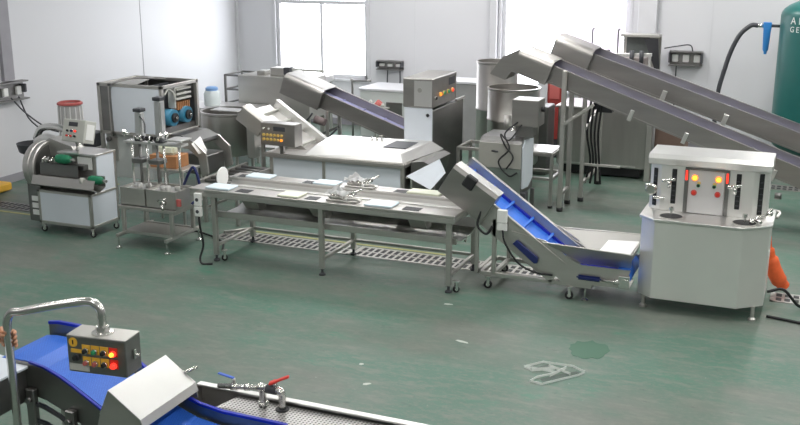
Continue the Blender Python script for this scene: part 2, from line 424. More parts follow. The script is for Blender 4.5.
# worn painted outline letter
def ring(pts, w, m, name, label):
    b = MB()
    for p, q in zip(pts, pts[1:]+pts[:1]): b.bar((*p, .0015), (*q, .0015), w, .0015, 0)
    return b
WHP = patch_mat('worn_white_paint', srgb(236,240,236), .30, 16)
b = ring([(-1.98,7.30),(-1.86,7.45),(-1.62,7.46),(-1.50,7.38),(-1.54,7.30),(-1.76,7.03),(-1.86,7.05),(-1.83,7.14),(-1.70,7.29)], .034, WHP, '', '')
b.bar((-1.98,7.30,.0015),(-1.90,7.25,.0015),.026,.0015,0); b.bar((-1.90,7.25,.0015),(-1.74,7.36,.0015),.05,.0015,0); b.bar((-1.60,7.3,.0015),(-1.80,7.4,.0015),.04,.0015,0); b.bar((-1.74,7.2,.0015),(-1.66,7.4,.0015),.05,.0015,0)
tag(b.build('floor_marking', WHP), 'worn white painted outline on the green floor', 'floor marking')
dk = MB(); dk.prism([(-1.93,7.29),(-1.84,7.30),(-1.77,7.40),(-1.82,7.43)], 'z', .0005, .0012); tag(dk.build('floor_patch', mat('dark_worn_paint', srgb(70,84,76), .6, 0., .2, 12)), 'dark worn patch inside the white painted outline, its left part', 'floor stain')
dk = MB(); dk.prism([(-1.80,7.13),(-1.68,7.28),(-1.57,7.39),(-1.53,7.36),(-1.64,7.22),(-1.77,7.09)], 'z', .0005, .0012); tag(dk.build('floor_patch', MATS['dark_worn_paint']), 'long dark worn patch inside the white painted outline, its right part', 'floor stain')
for k, (x, y, l, a) in enumerate(((-2.62,7.62,.065,-.25),(-3.05,8.45,.045,.1),(-3.22,6.85,.02,.4),(-3.02,6.52,.035,.6))):
    M = Matrix.Translation((x,y,0)) @ Matrix.Rotation(a, 4, 'Z')
    m = MB(M).prism([(-l,-.012),(-.2*l,-.02),(l,-.006),(l*.7,.012),(-.1*l,.016),(-.8*l,.01)], 'z', .0005, .003)
    tag(m.build('paint_chip', mat('pale_chip', srgb(190,196,188), .6)), ('long white paint chip in the middle of the open floor','white chip on the floor beneath the sorting table end','tiny white speck on the floor nearest the perforated tank','small white fleck on the floor right above the tank rim')[k], 'debris')
GRP = patch_mat('repaired_green_paint', srgb(52,96,74), .30, 7)
floor_patch('floor_patch', -1.57, 7.87, .17, .20, GRP, 'darker green oval repair patch on the floor below the conveyor', 3)

# ------------------------------------------------------------------ wall mounted service boxes
def wall_socket_rail(name, x0, x1, y0, y1, z0, z1, axis, label, drops):
    t = thing(name, label, 'socket box', ((x0+x1)/2, (y0+y1)/2, z0))
    b = MB()
    b.box(x0, x1, y0, y1, z0, z0+.02, .002); b.box(x0, x1, y0, y1, z1-.02, z1, .002)
    if axis == 'y': b.box(x1-.006, x1, y0, y1, z0+.02, z1-.02) if False else b.box(x0, x0+.01, y0, y1, z0, z1)
    else: b.box(x0, x1, y1-.01, y1, z0, z1)
    b.build('housing', DSTEEL, t)
    n = 3
    for i in range(n):
        w = MB()
        if axis == 'y':
            c = y0+(i+.5)*(y1-y0)/n; w.box(x0+.01, x0+.06, c-.045, c+.045, z0+.07, z1-.08, .008)
        else:
            c = x0+(i+.5)*(x1-x0)/n; w.box(c-.05, c+.05, y1-.07, y1-.01, z0+.06, z1-.06, .008)
        w.build('socket', WHITEP, t)
    c = MB()
    for d in drops: c.tube(d, .011, 6)
    c.build('cable', CHAR, t)
    if axis == 'y': MB().box(x0+.01, x1, y1-.09, y1-.04, z0+.10, z1-.05, .01).build('end_plate', CHAR, t)
    else:
        MB().box(x0-.005, x0+.02, y0, y1-.011, z0+.05, z1-.021, .003).build('end_plate', CHAR, t); MB().box(x1-.02, x1+.005, y0, y1-.011, z0+.05, z1-.021, .003).build('end_plate', CHAR, t)
wall_socket_rail('socket_box', -10.6, -10.48, 10.4, 11.17, 1.17, 1.44, 'y', 'steel wall box with white sockets and hanging cables on the left wall',
    [[(-10.53,10.85,1.22),(-10.42,11.0,.98),(-10.25,11.2,.75),(-10.1,11.3,.68)], [(-10.53,11.0,1.22),(-10.48,11.1,.9),(-10.3,11.15,.72)]])
wall_socket_rail('socket_box', -7.57, -7.07, 16.86, 17.0, 1.09, 1.26, 'x', 'small steel socket box on the wall right of the left window',
    [[(-7.36,16.94,1.13),(-7.37,16.93,.9),(-7.35,16.9,.5)], [(-7.12,16.94,1.13),(-7.12,16.93,.8),(-7.15,16.9,.5)]])
wall_socket_rail('socket_box', -2.32, -1.8, 16.84, 17.0, 1.40, 1.64, 'x', 'steel socket box on the wall above the long conveyors',
    [[(-1.95,16.9,1.62),(-2.0,16.88,1.74),(-2.2,16.85,1.72),(-2.4,16.85,1.68)], [(-2.2,16.9,1.42),(-2.2,16.92,1.0),(-2.2,16.95,.4)]])

# ------------------------------------------------------------------ slicer (cylinder cutter) at the left
def slicer():
    t = thing('vegetable_slicer', 'steel vegetable slicer on casters with white film panels and green rollers', 'machine', (-8.0,9.2,0))
    x0, x1, y0, y1 = -8.40, -7.62, 8.92, 9.42
    f = MB(); w = .035
    for x in (x0, x1-w):
        for y in (y0, y1-w): f.box(x, x+w, y, y+w, .11, .52 if y == y0 else .94, .003)
    f.box(x0, x1, y0, y0+w, .11, .145, .003); f.box(x0, x1, y1-w, y1, .11, .145, .003); f.box(x0, x0+w, y0, y1, .11, .145, .003); f.box(x1-w, x1, y0, y1, .11, .145, .003)
    f.box(x0, x1, y0, y1, .49, .52, .003); f.build('frame', STEEL, t)
    MB().box(x0+.03, x1-.03, y0+.006, y0+.02, .145, .49).build('front_panel', FILM, t)
    MB().prism([(y0+.035,.145),(y0+.035,.49),(y0+.15,.55),(y0+.17,.95),(y1-.03,.95),(y1-.03,.145)], 'x', x1-.02, x1-.006).build('side_panel', FILM, t)
    MB().box(x0+.01, x1-.02, y1-.02, y1-.01, .145, .95).build('back_panel', STEEL, t)
    MB().prism([(y0+.16,.52),(y0+.19,.95),(y1,.95),(y1,.52)], 'x', x0+.25, x1-.02).build('tower', STEEL, t)
    MB().box(x0+.22, x1, y0+.14, y1+.01, .945, .965, .003).build('tower_top', SATIN, t)
    MB().box(-7.90, -7.70, y0+.16, y0+.175, .78, .92).build('name_plate', WHITEP, t)
    # two stacked feed conveyors
    c = MB(); c.sheet([(8.90,.70),(8.86,.60),(8.97,.55),(9.08,.60),(9.08,.72)], -8.42, -7.52, .006, 'x'); c.box(-8.4,-7.55,8.90,9.05,.665,.69,.003); c.build('feed_trough', STEELX, t)
    c = MB(); c.box(-8.35,-7.75,9.0,9.10,.78,.84,.004); c.box(-8.35,-7.8,8.95,8.965,.70,.84); c.build('upper_trough', DSTEEL, t)
    for (xa, xb, y, z, r) in ((-7.66,-7.47,8.98,.69,.05), (-8.12,-7.92,8.99,.90,.055)):
        MB().lathe([(0,xa),(r*.8,xa),(r,xa+.03),(r,xb-.05),(r*.6,xb),(0,xb)], (0,y,z), 18, 'x').build('green_roller', GREENP, t)
        MB().lathe([(0,xb),(.018,xb),(.018,xb+.05),(0,xb+.05)], (0,y,z), 12, 'x').build('axle', PSTEEL, t)
    MB().cyl((-7.72,8.9,.69),(-7.68,8.9,.69),.035).build('roller_bearing', CREAM, t)
    j = MB()
    for i in range(9):
        j.box(-8.32+.02*i, -8.30+.02*i, 8.95, 9.0, .84+.02*(i % 3), .87+.02*((i+1) % 3), .004, Matrix.Rotation(.6*i, 4, 'X'))
    j.build('clamp', PSTEEL, t)
    # round blade guard, axis along the feed
    d = MB(); d.lathe([(.26,-8.43),(.29,-8.43),(.30,-8.44),(.30,-8.50),(.29,-8.51),(.30,-8.52),(.30,-8.58),(.29,-8.60),(0,-8.60)], (0,9.22,.74), 40, 'x')
    d.build('blade_guard', STEELX, t)
    MB().lathe([(.262,-8.435),(.12,-8.41),(0,-8.41)], (0,9.22,.74), 40, 'x').build('blade_disc', DSTEEL, t)
    MB().prism([(-8.60,.95),(-8.42,1.08),(-8.1,1.0),(-8.0,.88),(-8.4,.86)], 'y', 9.22, 9.40).build('guard_cover', STEEL, t)
    MB().box(-8.62,-8.42,9.0,9.40,.1,.62,.006).build('drive_housing', DSTEEL, t)
    lb = MB()
    for i in range(3): lb.box(-8.56,-8.46,8.992,9.0,.34+.085*i-.16,.40+.085*i-.16)
    lb.build('warning_label', WHITEP, t)
    # control box on a neck, face tipped up
    MB().cyl((-7.99,9.2,.96),(-7.99,9.2,1.08),.02).build('neck', PSTEEL, t)
    M = Matrix.Translation((-7.93,9.18,1.20)) @ Matrix.Rotation(R(-4), 4, 'Z') @ Matrix.Rotation(R(-16), 4, 'X')
    cb = MB(M).box(-.17,.17,-.09,.09,-.13,.13,.006).build('control_box', CREAM, t)
    MB(M).box(.171,.174,-.06,.06,-.09,.09).build('side_sticker', WHITEP, cb)
    MB(M).box(-.08,.06,-.094,-.088,.05,.10,.006).build('display', CHAR, cb)
    for i in range(3):
        for k in range(2):
            p = M @ V((-.08+.06*i, -.09, -.005-.06*k)); n = M.to_3x3() @ V((0,-1,0))
            button(cb, p, n, .014, (BLACK, NAVY2, LAMPR)[i] if k == 0 else (RED, RED, BLACK)[i])
    # outlet hood behind
    o = MB(); o.tube([(-8.45,9.8,.86),(-8.6,9.8,1.02),(-8.8,9.8,1.09),(-9.05,9.8,1.06),(-9.16,9.8,.92)], .045, 12); o.build('outlet_pipe', PSTEEL, t)
    o = MB(); o.tube([(-8.45,9.65,.78),(-8.62,9.65,.92),(-8.85,9.65,.97),(-9.05,9.7,.90)], .06, 12); o.build('outlet_pipe', SATIN, t)
    MB().lathe([(.19,.15),(.20,.15),(.17,.04),(.10,0),(0,0),(0,.01),(.09,.01),(.16,.05)], (-9.18,9.75,.72), 24).build('outlet_bowl', CHAR, t)
    MB().bar((-9.15,9.75,.0),(-9.15,9.75,.73),.04).build('bowl_post', DSTEEL, t)
    MB().bar((-9.15,9.75,.62),(-8.5,9.4,.62),.04).build('bowl_arm', DSTEEL, t)
    MB().sheet([(9.5,.70),(9.7,.85),(9.95,.90)], -9.0, -8.55, .006, 'x').build('side_chute', STEEL, t)
    for x in (x0+.03, x1-.03):
        for y in (y0+.04, y1-.04): caster(t, x, y, .11, .036, .5)
slicer()

tag(MB().box(-10.55,-10.2,9.95,10.38,.02,.13,.02).build('tool_case', YEL), 'yellow pump cart at the far left edge by the wall', 'cart')
t = thing('grease_pump', 'red and black upright pump standing on the yellow cart', 'pump', (-10.42,10.2,.131))
MB().cyl((-10.42,10.2,.131),(-10.42,10.2,.40),.06,.05).build('barrel', DSTEEL, t)
MB().cyl((-10.42,10.2,.40),(-10.42,10.2,.48),.05,.04).build('collar', RED, t)
MB().cyl((-10.42,10.2,.48),(-10.42,10.2,.68),.035,.05).build('handle', BLACK, t)

# bucket with red rim on a post stand
t = thing('plastic_bucket', 'ribbed grey plastic tub with red rim behind the slicer control box', 'bucket', (-9.27,10.6,.70))
MB().lathe([(0,.70),(.165,.70),(.15,1.24),(.14,1.24),(.155,.72),(0,.72)], (-9.27,10.6,0), 28).build('tub', BUCKET, t)
MB().lathe([(.145,1.24),(.168,1.24),(.168,1.26),(.145,1.275)], (-9.27,10.6,0), 28, closed=True).build('rim', DRED, t)
b = MB()
for i in range(14):
    a = 2*math.pi*i/14; b.bar((-9.27+.168*math.cos(a),10.6+.168*math.sin(a),.74),(-9.27+.155*math.cos(a),10.6+.155*math.sin(a),1.22),.012,.012,0)
b.build('rib', WHITEP, t)
t = thing('stool_stand', 'steel stand carrying the red rimmed tub', 'stand', (-9.27,10.6,0))
MB().box(-9.5,-8.8,10.4,10.8,.67,.70,.004).build('top_plate', STEEL, t)
for sx in (-9.47,-8.83):
    for sy in (10.43,10.77): MB().bar((sx,sy,0),(sx,sy,.67),.035).build('leg', STEEL, t)
tag(MB().box(-9.0,-8.75,10.75,10.95,.95,1.14,.01).build('motor_box', CHAR), 'small dark motor box between red rimmed tub and tall panelled machine', 'motor')
bpy.data.objects['motor_box'].location.z = .702; bpy.data.objects['motor_box'].location.x = -8.95
bpy.data.objects['motor_box'].location.y = 10.62

# ------------------------------------------------------------------ twin filling machine on a frame
def filler():
    t = thing('filling_machine', 'twin hopper filling machine with two upright air cylinders on a steel frame', 'machine', (-6.8,9.05,0))
    xa, xb, ya, yb = -7.13, -6.45, 8.72, 9.38
    for x in (xa, xb-.03):
        MB().bar((x+.015,ya,.15),(x+.015,yb,.15),.035).build('foot_beam', STEEL, t)
        for y in (ya, yb):
            foot(t, x+.015, y+(.02 if y == ya else -.02), .14, .035)
    f = MB()
    for x in (xa+.015, xb-.015):
        for y in (8.86, 9.26): f.bar((x,y,.15),(x,y,.44),.04)
    f.bar((xa,8.86,.17),(xb,8.86,.17),.035); f.bar((xa,9.26,.17),(xb,9.26,.17),.035)
    for x in (xa+.015, xb-.015): f.bar((x,8.86,.42),(x,9.26,.42),.03)
    f.build('frame', STEEL, t)
    MB().box(xa,xb,8.86,9.26,.16,.175).build('lower_shelf', STEEL, t)
    MB().box(xa-.03,xb+.05,8.82,9.32,.44,.475,.003).build('deck', STEEL, t)
    for k, x in enumerate((-7.14, -6.79)):
        w = .33 if k == 0 else .39
        h = MB(); h.prism([(x,.475),(x+w,.475),(x+w,.68),(x,.68)], 'y', 8.86, 8.87); h.prism([(x,.475),(x+w,.475),(x+w,.68),(x,.68)], 'y', 9.20, 9.21)
        h.box(x,x+.01,8.87,9.2,.475,.68); h.box(x+w-.01,x+w,8.87,9.2,.475,.68); h.box(x,x+w,8.86,9.21,.475,.485)
        hp = h.build('hopper', STEEL, t)
        g = MB(); g.box(x+.01,x+w-.01,8.9,9.18,.64,.655); g.cyl((x+w*.5,9.0,.655),(x+w*.5,9.0,.71),.03); g.cyl((x+w*.3,9.05,.655),(x+w*.3,9.05,.69),.05); g.cyl((x+w*.75,9.05,.655),(x+w*.75,9.05,.70),.035)
        BASE[hp.name] = BASE[t.name]; g.build('lid', SATIN, hp)
    v = MB(); v.cyl((-6.55,8.86,.55),(-6.55,8.80,.55),.03); v.cyl((-6.55,8.80,.55),(-6.50,8.76,.50),.018); v.cyl((-6.6,8.80,.58),(-6.48,8.80,.62),.008); v.build('drain_tap', PSTEEL, t)
    for x in (-7.06,-6.86,-6.63,-6.43):
        MB().cyl((x,9.02,.68),(x,9.02,1.20),.014,seg=12).build('column', PSTEEL, t)
    m = MB(); m.box(-7.12,-6.35,8.95,9.09,1.17,1.195,.003); m.box(-6.52,-6.32,8.90,9.12,1.24,1.255,.003); m.cyl((-6.4,9.02,1.195),(-6.4,9.02,1.245),.015); m.build('cylinder_plate', SATIN, t)
    m = MB()
    for x in (-6.95,-6.72): m.box(x-.07,x+.07,8.94,9.1,.95,1.0,.006); m.cyl((x,9.02,.72),(x,9.02,1.17),.016)
    m.build('piston_block', DSTEEL, t)
    for x, z in ((-6.93,1.56),(-6.66,1.70)):
        MB().box(x-.045,x+.045,8.975,9.065,1.22,z-.04,.014,seg=2).build('air_cylinder', GALV, t)
        MB().box(x-.052,x+.052,8.968,9.072,z-.04,z,.006).build('cylinder_cap', CHAR, t)
        MB().box(x-.052,x+.052,8.968,9.072,1.195,1.225,.006).build('cylinder_base', CHAR, t)
    rnd = random.Random(5); m = MB()
    for i in range(10):
        p = V((-7.1+.065*i, 8.93+rnd.uniform(-.02,.03), 1.21+rnd.uniform(0,.07))); m.cyl(p, p+V((rnd.uniform(-.03,.05),-.03,rnd.uniform(-.02,.06))), .017, seg=8)
    m.build('valve_fitting', PSTEEL, t)
    for i in range(5):
        p = V((-6.90+.06*i, 8.95, 1.22)); MB().box(p.x-.015,p.x+.015,p.y-.04,p.y,p.z,p.z+.05,.004).build('valve_knob', BLACK, t)
    MB().tube([(-6.95,9.0,1.5),(-6.82,8.95,1.42),(-6.8,8.93,1.3)], .007, 6).build('air_tube', CHAR, t)
    MB().tube([(-6.62,9.3,.60),(-6.38,9.2,.9),(-6.30,9.2,.6),(-6.36,9.1,.5)], .016, 8).build('blue_hose', NAVY2, t)
    MB().box(-6.40,-6.35,8.87,8.90,.52,.60,.004).build('red_switch', DRED, t)
filler()
t = thing('cardboard_box', 'brown cardboard box seen between the filling machine columns', 'box', (-7.1,9.75,0))
# it stands on a small steel stand behind the filler
MB().box(-7.36,-6.98,9.72,9.98,.721,.87,.004).build('carton', BROWN, t); t.location.z = 0
BASE
st = thing('steel_stand', 'low steel stand under the cardboard box behind the filling machine', 'stand', (-7.17,9.85,0))
MB().box(-7.45,-6.85,9.66,10.02,.69,.72,.003).build('top_plate', STEEL, st)
for sx in (-7.42,-6.88):
    for sy in (9.69,9.99): MB().bar((sx,sy,0),(sx,sy,.69),.03).build('leg', STEEL, st)
tag(MB().box(-7.28,-7.04,9.76,9.94,.871,.99,.03,seg=2).build('plastic_tub', TRAYY), 'cream plastic tub resting on the brown cardboard box', 'tub')
tag(MB().tube([(-7.2,9.5,.02),(-6.9,9.62,.02),(-6.6,9.58,.02),(-6.3,9.45,.02),(-6.1,9.3,.02),(-5.95,9.05,.02)],.012,6).build('power_cable', BLACK), 'black cable on the floor behind the filling machine', 'cable')

# ------------------------------------------------------------------ large panelled machine with open end
def big_machine():
    t = thing('packing_machine', 'large boxy machine with white film front panel and open end showing blue motors', 'machine', (-7.95,10.6,0))
    x0, x1, y0, y1 = -8.47, -7.48, 10.2, 11.0
    f = MB(); w = .045
    for x in (x0, x1-w, -8.30):
        for y in (y0, y1-w): f.box(x, x+w, y, y+w, .0 if x != -8.30 else .95, 1.62, .003)
    for z in (.97, 1.58):
        for y in (y0, y1-w): f.box(x0, x1, y, y+w, z, z+.04, .003)
        for x in (x0, x1-w): f.box(x, x+w, y0, y1, z, z+.04, .003)
    f.build('frame', STEEL, t)
    MB().box(-8.255, x1-.045, y0+.004, y0+.02, 1.01, 1.58).build('film_panel', FILM, t)
    MB().box(x0+.045, -8.30, y0+.01, y0+.02, 1.01, 1.60).build('side_strip', DSTEEL, t)
    MB().box(x0+.005, x0+.015, y0, y1, 1.0, 1.6).build('end_panel', STEEL, t)
    MB().box(x0+.04, x1-.04, y1-.02, y1-.01, 1.0, 1.6).build('back_panel', DSTEEL, t)
    MB().quadplate((x0+.05,y0+.04,1.60),(x0+.60,y0+.04,1.62),(x0+.35,y1-.04,1.62),(x0+.05,y1-.04,1.60),.006).build('top_flap', STEEL, t)
    MB().tube([(-8.24,10.18,.95),(-8.24,10.17,1.5),(-8.2,10.19,1.62),(-8.05,10.4,1.67),(-7.7,10.6,1.66)], .012, 8).build('air_hose', DSTEEL, t)
    # interior at the open end
    r = MB()
    for z in (1.40,1.46,1.52): r.box(-7.62,-7.50,10.55,10.86,z,z+.025,.003)
    r.box(-7.62,-7.52,10.52,10.55,1.30,1.56,.002); r.build('wiring_duct', CREAM, t)
    r = MB()
    for k in range(7): r.box(-7.60,-7.51,10.57+.04*k,10.59+.04*k,1.27,1.37,.002)
    r.build('relay_row', BROWN, t)
    for y in (10.42, 10.72):
        MB().cyl((-7.66,y,1.20),(-7.47,y,1.20),.105,seg=24).build('drive_motor', MOTOR, t)
        MB().cyl((-7.47,y,1.20),(-7.44,y,1.20),.06,seg=20).build('motor_cap', BLACK, t)
        MB().cyl((-7.44,y,1.20),(-7.42,y,1.20),.018,seg=12).build('shaft', PSTEEL, t)
    MB().tube([(-7.5,10.28,1.5),(-7.5,10.35,1.56),(-7.5,10.45,1.52),(-7.5,10.5,1.42)], .014, 8).build('conduit', CREAM, t)
    MB().box(x1-.3,x1-.05,y0+.05,y1-.05,1.0,1.08).build('motor_tray', DSTEEL, t)
    MB().box(x1-.45,x1-.42,y0+.05,y1-.05,1.0,1.56).build('divider', CHAR, t)
    # lower cabinet
    MB().box(-8.42, -7.72, y0+.05, y1-.1, .40, .97, .004).build('lower_cabinet', PALEC, t)
    for x in (-8.3,-7.95): MB().box(x-.07,x+.07,y0+.03,y0+.05,.62,.93,.004).build('side_plate', STEEL, t)
    h = MB()
    for x in (-8.34,-8.05,-7.85): h.cyl((x,y0+.05,.90),(x,y0-.02,.90),.03,seg=12)
    h.build('bolt_head', DSTEEL, t)
    # discharge arms right of it
    for y in (10.3,10.85):
        MB().prism([(-7.48,.98),(-7.12,.94),(-6.95,.80),(-6.92,.55),(-7.02,.5),(-7.06,.74),(-7.2,.84),(-7.48,.86)], 'y', y, y+.03).build('side_arm', STEEL, t)
    MB().sheet([(-7.48,1.0),(-7.3,1.0),(-7.12,.93)], 10.3, 10.88, .006).build('outfeed_plate', DSTEEL, t)
    MB().quadplate((-7.12,10.25,.92),(-7.02,10.25,.80),(-7.02,10.45,.80),(-7.12,10.45,.98),.005).build('guard_flap', SATIN, t)
    for x in (-7.35,-7.15): MB().cyl((x,10.33,.90),(x,10.85,.90),.03).build('outfeed_roller', DSTEEL, t)
    MB().box(-7.4,-7.0,10.4,10.8,.5,.75,.01).build('gear_case', DSTEEL, t)
    MB().bar((-7.0,10.32,0),(-7.0,10.32,.56),.035).build('arm_leg', STEEL, t)
big_machine()

# roller conveyor frame running back beside it
t = thing('frame_conveyor', 'low steel frame conveyor reaching back between the panelled machine and sorting table', 'conveyor', (-6.6,10.6,0))
b = MB()
for x in (-6.82,-6.36): b.box(x-.02,x+.02,9.95,11.05,.48,.56,.003)
b.build('side_rail', STEEL, t); b = MB()
for k in range(7): b.cyl((-6.8,10.05+.14*k,.53),(-6.38,10.05+.14*k,.53),.022,seg=10)
b.build('roller', DSTEEL, t)
for x in (-6.82,-6.36):
    for y in (10.05,10.98): MB().bar((x,y,0),(x,y,.48),.04).build('leg', STEEL, t)
b = MB(); b.bar((-6.82,10.05,.18),(-6.82,10.98,.18),.03); b.bar((-6.36,10.05,.18),(-6.36,10.98,.18),.03); b.build('brace', STEEL, t)

# ------------------------------------------------------------------ drum and back left equipment
t = thing('steel_drum', 'dark stainless drum on legs in front of the far counter', 'drum', (-7.75,12.1,0))
MB().lathe([(0,.42),(.36,.42),(.38,.45),(.38,.99),(.395,1.0),(.395,1.03),(.36,1.03),(.36,.47),(0,.47)], (-7.75,12.1,0), 40).build('vessel', TSTEEL, t)
for a in (40,140,220,320): MB().bar((-7.75+.33*math.cos(R(a)),12.1+.33*math.sin(R(a)),0),(-7.75+.33*math.cos(R(a)),12.1+.33*math.sin(R(a)),.46),.035).build('leg', STEEL, t)
MB().box(-7.95,-7.5,11.95,12.2,1.032,1.05,.003).build('half_lid', SATIN, t)
MB().box(-7.30,-7.18,11.85,12.15,.42,1.02,.004).build('side_rib', STEEL, t)
t = thing('angle_stand', 'narrow steel stand right of the dark drum', 'stand', (-6.98,11.95,0))
MB().box(-7.14,-6.76,11.88,12.2,.56,.59,.003).build('top_plate', SATIN, t)
for x in (-7.10,-6.80):
    for y in (11.92,12.16): MB().bar((x,y,0),(x,y,.56),.04).build('leg', PALEC, t)
t = thing('steel_counter', 'long stainless counter against the left rear, behind the drum', 'counter', (-8.6,13.6,0))
MB().box(-9.6,-7.9,13.2,13.9,.78,.83,.004).build('top', SATIN, t)
MB().box(-9.55,-7.95,13.25,13.85,.25,.78,.004).build('body', STEEL, t)
for x in (-9.5,-8.0):
    for y in (13.3,13.8): MB().bar((x,y,0),(x,y,.25),.04).build('leg', STEEL, t)
t = thing('water_jug', 'clear plastic jug with blue cap on the rear steel counter', 'jug', (-8.93,13.5,.831))
MB().lathe([(0,.831),(.12,.831),(.13,.85),(.13,1.02),(.10,1.07),(.05,1.09),(0,1.09)], (-8.93,13.5,0), 20).build('bottle', JUG, t)
MB().lathe([(0,1.07),(.10,1.07),(.10,1.11),(.07,1.13),(0,1.13)], (-8.93,13.5,0), 20).build('cap', mat('pale_blue_cap', srgb(120,160,210), .4), t)
t = thing('boiler_box', 'grey steel box machine with open shelf frame at its left end', 'machine', (-8.0,14.1,0))
MB().box(-8.72,-7.42,13.95,14.55,.62,1.27,.008).build('housing', STEEL, t)
f = MB()
for y in (13.97,14.5):
    f.bar((-8.97,y,.0),(-8.97,y,1.27),.035)
    for z in (.8,1.03,1.26): f.bar((-8.97,y,z),(-8.72,y,z),.03)
for z in (.8,1.03,1.26): f.bar((-8.97,13.97,z),(-8.97,14.5,z),.03)
f.build('shelf_frame', DSTEEL, t)
for x in (-8.68,-7.46):
    for y in (14.0,14.5): MB().bar((x,y,0),(x,y,.62),.05).build('leg', STEEL, t)
m = MB(); m.box(-8.45,-8.30,14.1,14.3,1.27,1.34,.006); m.box(-8.2,-7.85,14.1,14.35,1.27,1.40,.008); m.build('top_box', STEEL, t)
MB().box(-7.93,-7.82,14.05,14.2,1.30,1.42,.006).build('clamp', CHAR, t)
MB().bar((-7.85,14.15,1.38),(-7.25,14.15,1.38),.04).build('top_arm', CREAM, t)
t = thing('steel_bench', 'low steel bench below the left window', 'bench', (-8.5,15.9,0))
MB().box(-8.85,-8.15,15.8,16.3,.92,1.04,.004).build('top', SATIN, t)
for x in (-8.8,-8.2):
    for y in (15.85,16.25): MB().bar((x,y,0),(x,y,.92),.04).build('leg', STEEL, t)
t = thing('pipe_rack', 'small bent pipe rack under the left window', 'rack', (-7.0,15.9,0))
MB().tube([(-7.45,15.6,.0),(-7.45,15.6,1.0),(-7.44,15.6,1.04),(-7.1,15.6,1.06)], .02, 8, n=4).build('pipe', DSTEEL, t)
t = thing('rear_cabinet', 'pale grey cabinet against the back wall under the small socket box', 'cabinet', (-6.9,16.2,0))
MB().box(-7.4,-6.3,15.8,16.6,.05,.86,.01).build('body', PALEC, t)
MB().box(-7.42,-6.28,15.78,16.62,.86,.90,.005).build('top', FRAMEW, t)
MB().box(-6.9,-6.6,15.79,15.80,.45,.68,.003).build('vent', DSTEEL, t)
MB().box(-7.38,-6.32,15.82,16.58,0,.05).build('plinth', CHAR, t)
t = thing('pump_fittings', 'red and white valve fittings on a small stand before the rear cabinet', 'valve', (-6.85,15.4,0))
MB().bar((-6.95,15.45,0),(-6.95,15.45,.60),.05).build('post', STEEL, t)
MB().box(-7.2,-6.75,15.3,15.6,.60,.63,.003).build('plate', STEEL, t)
m = MB(); m.cyl((-6.95,15.45,.63),(-6.86,15.45,.73),.06,seg=10); m.build('red_valve', DRED, t)
m = MB(); m.cyl((-7.18,15.45,.66),(-6.78,15.45,.68),.03,seg=10); m.cyl((-7.08,15.4,.67),(-7.0,15.4,.75),.03,seg=8); m.build('fitting', CREAM, t)
t = thing('grey_partition', 'low grey metal locker between the tall machine and the round tanks', 'locker', (-5.6,15.9,0))
MB().box(-6.2,-4.7,15.7,16.2,.0,1.08,.008).build('body', mat('grey_locker_paint', srgb(146,146,146), .55, 0., .04), t)
MB().box(-6.22,-4.68,15.68,16.22,1.08,1.12,.004).build('top', FRAMEW, t)

# ------------------------------------------------------------------ inclined conveyors with hooded heads
def sheet_conveyor(t, ox, oz, ang, length, y0, y1, hood, belt, depth=.20):
    """local x runs down the slope from the head at (ox, oz); local z is square to it"""
    M = Matrix.Translation((ox, 0, oz)) @ Matrix.Rotation(ang, 4, 'Y')
    s = MB(M); s.box(hood*.8, length, y0, y0+.012, -depth, 0); s.box(hood*.8, length, y0-.02, y0+.012, -.015, .01); s.box(hood*.8, length, y0-.01, y0+.012, -depth-.02, -depth)
    s.build('near_side', CSTEEL, t)
    s = MB(M); s.box(-.02, length, y1-.012, y1, -depth, .05); s.box(-.02, length, y1-.02, y1+.02, .045, .06); s.build('far_side', CSTEEL, t)
    MB(M).box(.05, length, y0+.012, y1-.012, -.09, -.06).build('belt', belt, t)
    MB(M).box(.05, length, y0+.012, y1-.012, -depth-.01, -depth+.02).build('return_tray', DSTEEL, t)
    n = int(length/.35)
    for k in range(n): MB(M).box(hood+.2+k*.35, hood+.215+k*.35, y0+.02, y1-.02, -.06, -.045).build('cleat', belt, t)
    ya = y0-.10; pts = []
    # hood section: flat front, rounded shoulder, top reaching the far side
    pts = [(ya, -depth-.04), (ya, -.02)]
    for k in range(1, 7): a = math.pi/2*k/6; pts.append((ya+.09*(1-math.cos(a)), -.02+.09*math.sin(a)))
    pts += [(y1+.03, .075), (y1+.03, .062), (ya+.09, .055), (ya+.02, -.02), (ya+.02, -depth-.04)]
    MB(M).prism(pts, 'x', 0, hood).build('head_hood', CSTEEL, t)
    e = MB(M); e.prism([(ya+.01,-depth-.03),(ya+.01,-.02),(ya+.085,.06),(y0+.0,.06),(y0+.0,-depth-.03)], 'x', hood-.02, hood-.005); e.build('hood_end', DSTEEL, t)
    MB(M).cyl((.08, ya+.03, -.08), (.08, y1-.02, -.08), .07).build('head_drum', DSTEEL, t)
    return M

